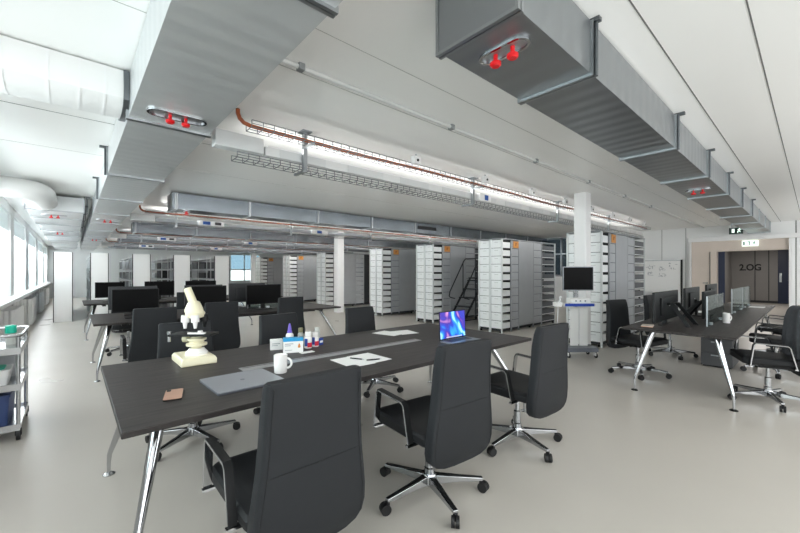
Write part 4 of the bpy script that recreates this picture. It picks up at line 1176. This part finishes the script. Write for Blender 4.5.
# goods on the trolley
ZT = 0.747
def tbottle(x, y, r, h, m, label):
    t = thing('bottle', label, 'bottle', (x, y, ZT), 0, 'bottles on the trolley')
    obj('bottle_body', MB().lathe([(r, 0), (r, h * 0.75), (r * 0.6, h * 0.85), (r * 0.6, h * 0.88)], n=18), m[0], t)
    obj('cap', MB().lathe([(r * 0.7, h * 0.88), (r * 0.7, h)], n=16), m[1], t)
t = thing('spray_bottle', 'clear bottle with teal head on the trolley top', 'bottle', (-0.415, 4.85, ZT), 0, 'bottles on the trolley')
obj('bottle_body', MB().lathe([(0.034, 0), (0.034, 0.09), (0.026, 0.10)], n=18), 'clearplastic', t)
obj('cap', MB().lathe([(0.038, 0.10), (0.038, 0.165), (0.03, 0.17)], n=18), 'teal', t)
t = thing('tape_dispenser', 'white and black dispenser lying on the trolley top', 'dispenser', (-0.56, 4.70, ZT), rad(15))
obj('dispenser_body', MB().box(-0.08, 0.06, -0.04, 0.04, 0, 0.05), 'black', t, bevel=0.01)
obj('dispenser_cover', MB().box(-0.05, 0.06, -0.042, 0.042, 0.05, 0.085), 'panelwhite', t, bevel=0.012)
t = thing('plastic_box', 'white lidded plastic box with teal lid on the trolley middle shelf', 'box', (-0.56, 4.64, 0.447))
obj('tub', MB().loft([[(x * 0.88, y * 0.88, 0) for x, y in rrect(0.17, 0.14, 0.03, 4)], [(x, y, 0.13) for x, y in rrect(0.17, 0.14, 0.03, 4)]]), 'panelwhite', t)
obj('lid', MB().prism(rrect(0.13, 0.10, 0.03, 4), 0.13, 0.14), 'teal', t)
t = thing('file_box', 'dull grey-green box at the back of the trolley middle shelf', 'box', (-0.53, 4.94, 0.447))
obj('box_body', MB().box(-0.2, 0.14, -0.07, 0.1, 0, 0.22), 'olive' if False else 'rackgrey', t, bevel=0.004)
obj('box_lid', MB().box(-0.205, 0.145, -0.075, 0.105, 0.22, 0.24), 'laptopdark', t)
t = thing('storage_tub', 'navy blue plastic tub on the trolley bottom shelf', 'tub', (-0.575, 4.76, 0.112))
obj('tub_body', MB().loft([[(x * 0.94, y * 0.94, 0) for x, y in rrect(0.18, 0.26, 0.02, 4)], [(x, y, 0.235) for x, y in rrect(0.18, 0.26, 0.02, 4)]]), 'binblue', t)
obj('tub_rim', MB().prism(rrect(0.187, 0.267, 0.02, 4), 0.235, 0.255), 'binblue', t)

# ------------------------------------------------------------------ light: daylight through the windows, plus added fill
W = bpy.data.worlds.new('daylight'); S.world = W; W.use_nodes = True
bg = W.node_tree.nodes['Background']
bg.inputs[0].default_value = (0.93, 0.97, 1.0, 1); bg.inputs[1].default_value = 1.3
def area(name, loc, rot, sx, sy, power, col=(1, 1, 1)):
    l = bpy.data.lights.new(name, 'AREA'); l.shape = 'RECTANGLE'; l.size = sx; l.size_y = sy; l.energy = power; l.color = col
    o = bpy.data.objects.new(name, l); COL.objects.link(o); o.location = loc; o.rotation_euler = rot
    return o
for k, (a_, b_) in enumerate(wins):
    area('window_daylight', (-1.30, (a_ + b_) / 2, 1.75), (0, -pi / 2 + 0.55, 0), 1.65, b_ - a_ - 0.1, (26 if b_ < 5 else 40 if b_ < 9 else 85) * (b_ - a_) / 2.8, (0.96, 0.985, 1.0))
area('window_daylight', (3.4, YB + 0.02, 1.6), (pi / 2 - 0.2, 0, 0), 7.6, 2.1, 36, (1.0, 0.985, 0.96))  # daylight for the unseen opening behind the camera
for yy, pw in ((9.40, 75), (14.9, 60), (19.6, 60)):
    area('added_trunking_fill', (7.0, yy + 0.168, 2.592), (pi, 0, 0), 11.0, 0.05, pw, (1.0, 0.99, 0.97))  # added upward fill over the far trunking, brightens the ceiling
area('window_daylight', (11.2, YB + 0.3, 1.85), (pi / 2, 0, -0.75), 3.6, 1.6, 17, (1.0, 0.985, 0.96))  # added fill in the right back opening, brightens the door wall
area('added_tray_fill', (7.0, 3.515, 2.61), (pi - 1.15, 0, 0), 11.4, 0.05, 27, (1.0, 0.99, 0.97))  # added fill skimming the ceiling beyond the first tray
area('added_tray_fill', (7.0, 3.425, 2.61), (pi + 1.36, 0, 0), 11.4, 0.05, 4, (1.0, 0.99, 0.97))  # added weak fill skimming the near side of the ceiling
area('added_corridor_fill', (19.5, 1.4, 2.58), (0, 0, 0), 5.0, 0.5, 34, (1.0, 0.95, 0.9))  # added fill to brighten the corridor, no fitting modelled
S.cycles.diffuse_bounces = 8
S.cycles.max_bounces = 14
S.cycles.transparent_max_bounces = 16

vs = S.view_settings
S.display_settings.display_device = 'sRGB'
vs.view_transform = 'Standard'; vs.look = 'None'; vs.exposure = 1.14; vs.gamma = 1.0; vs.use_curve_mapping = False
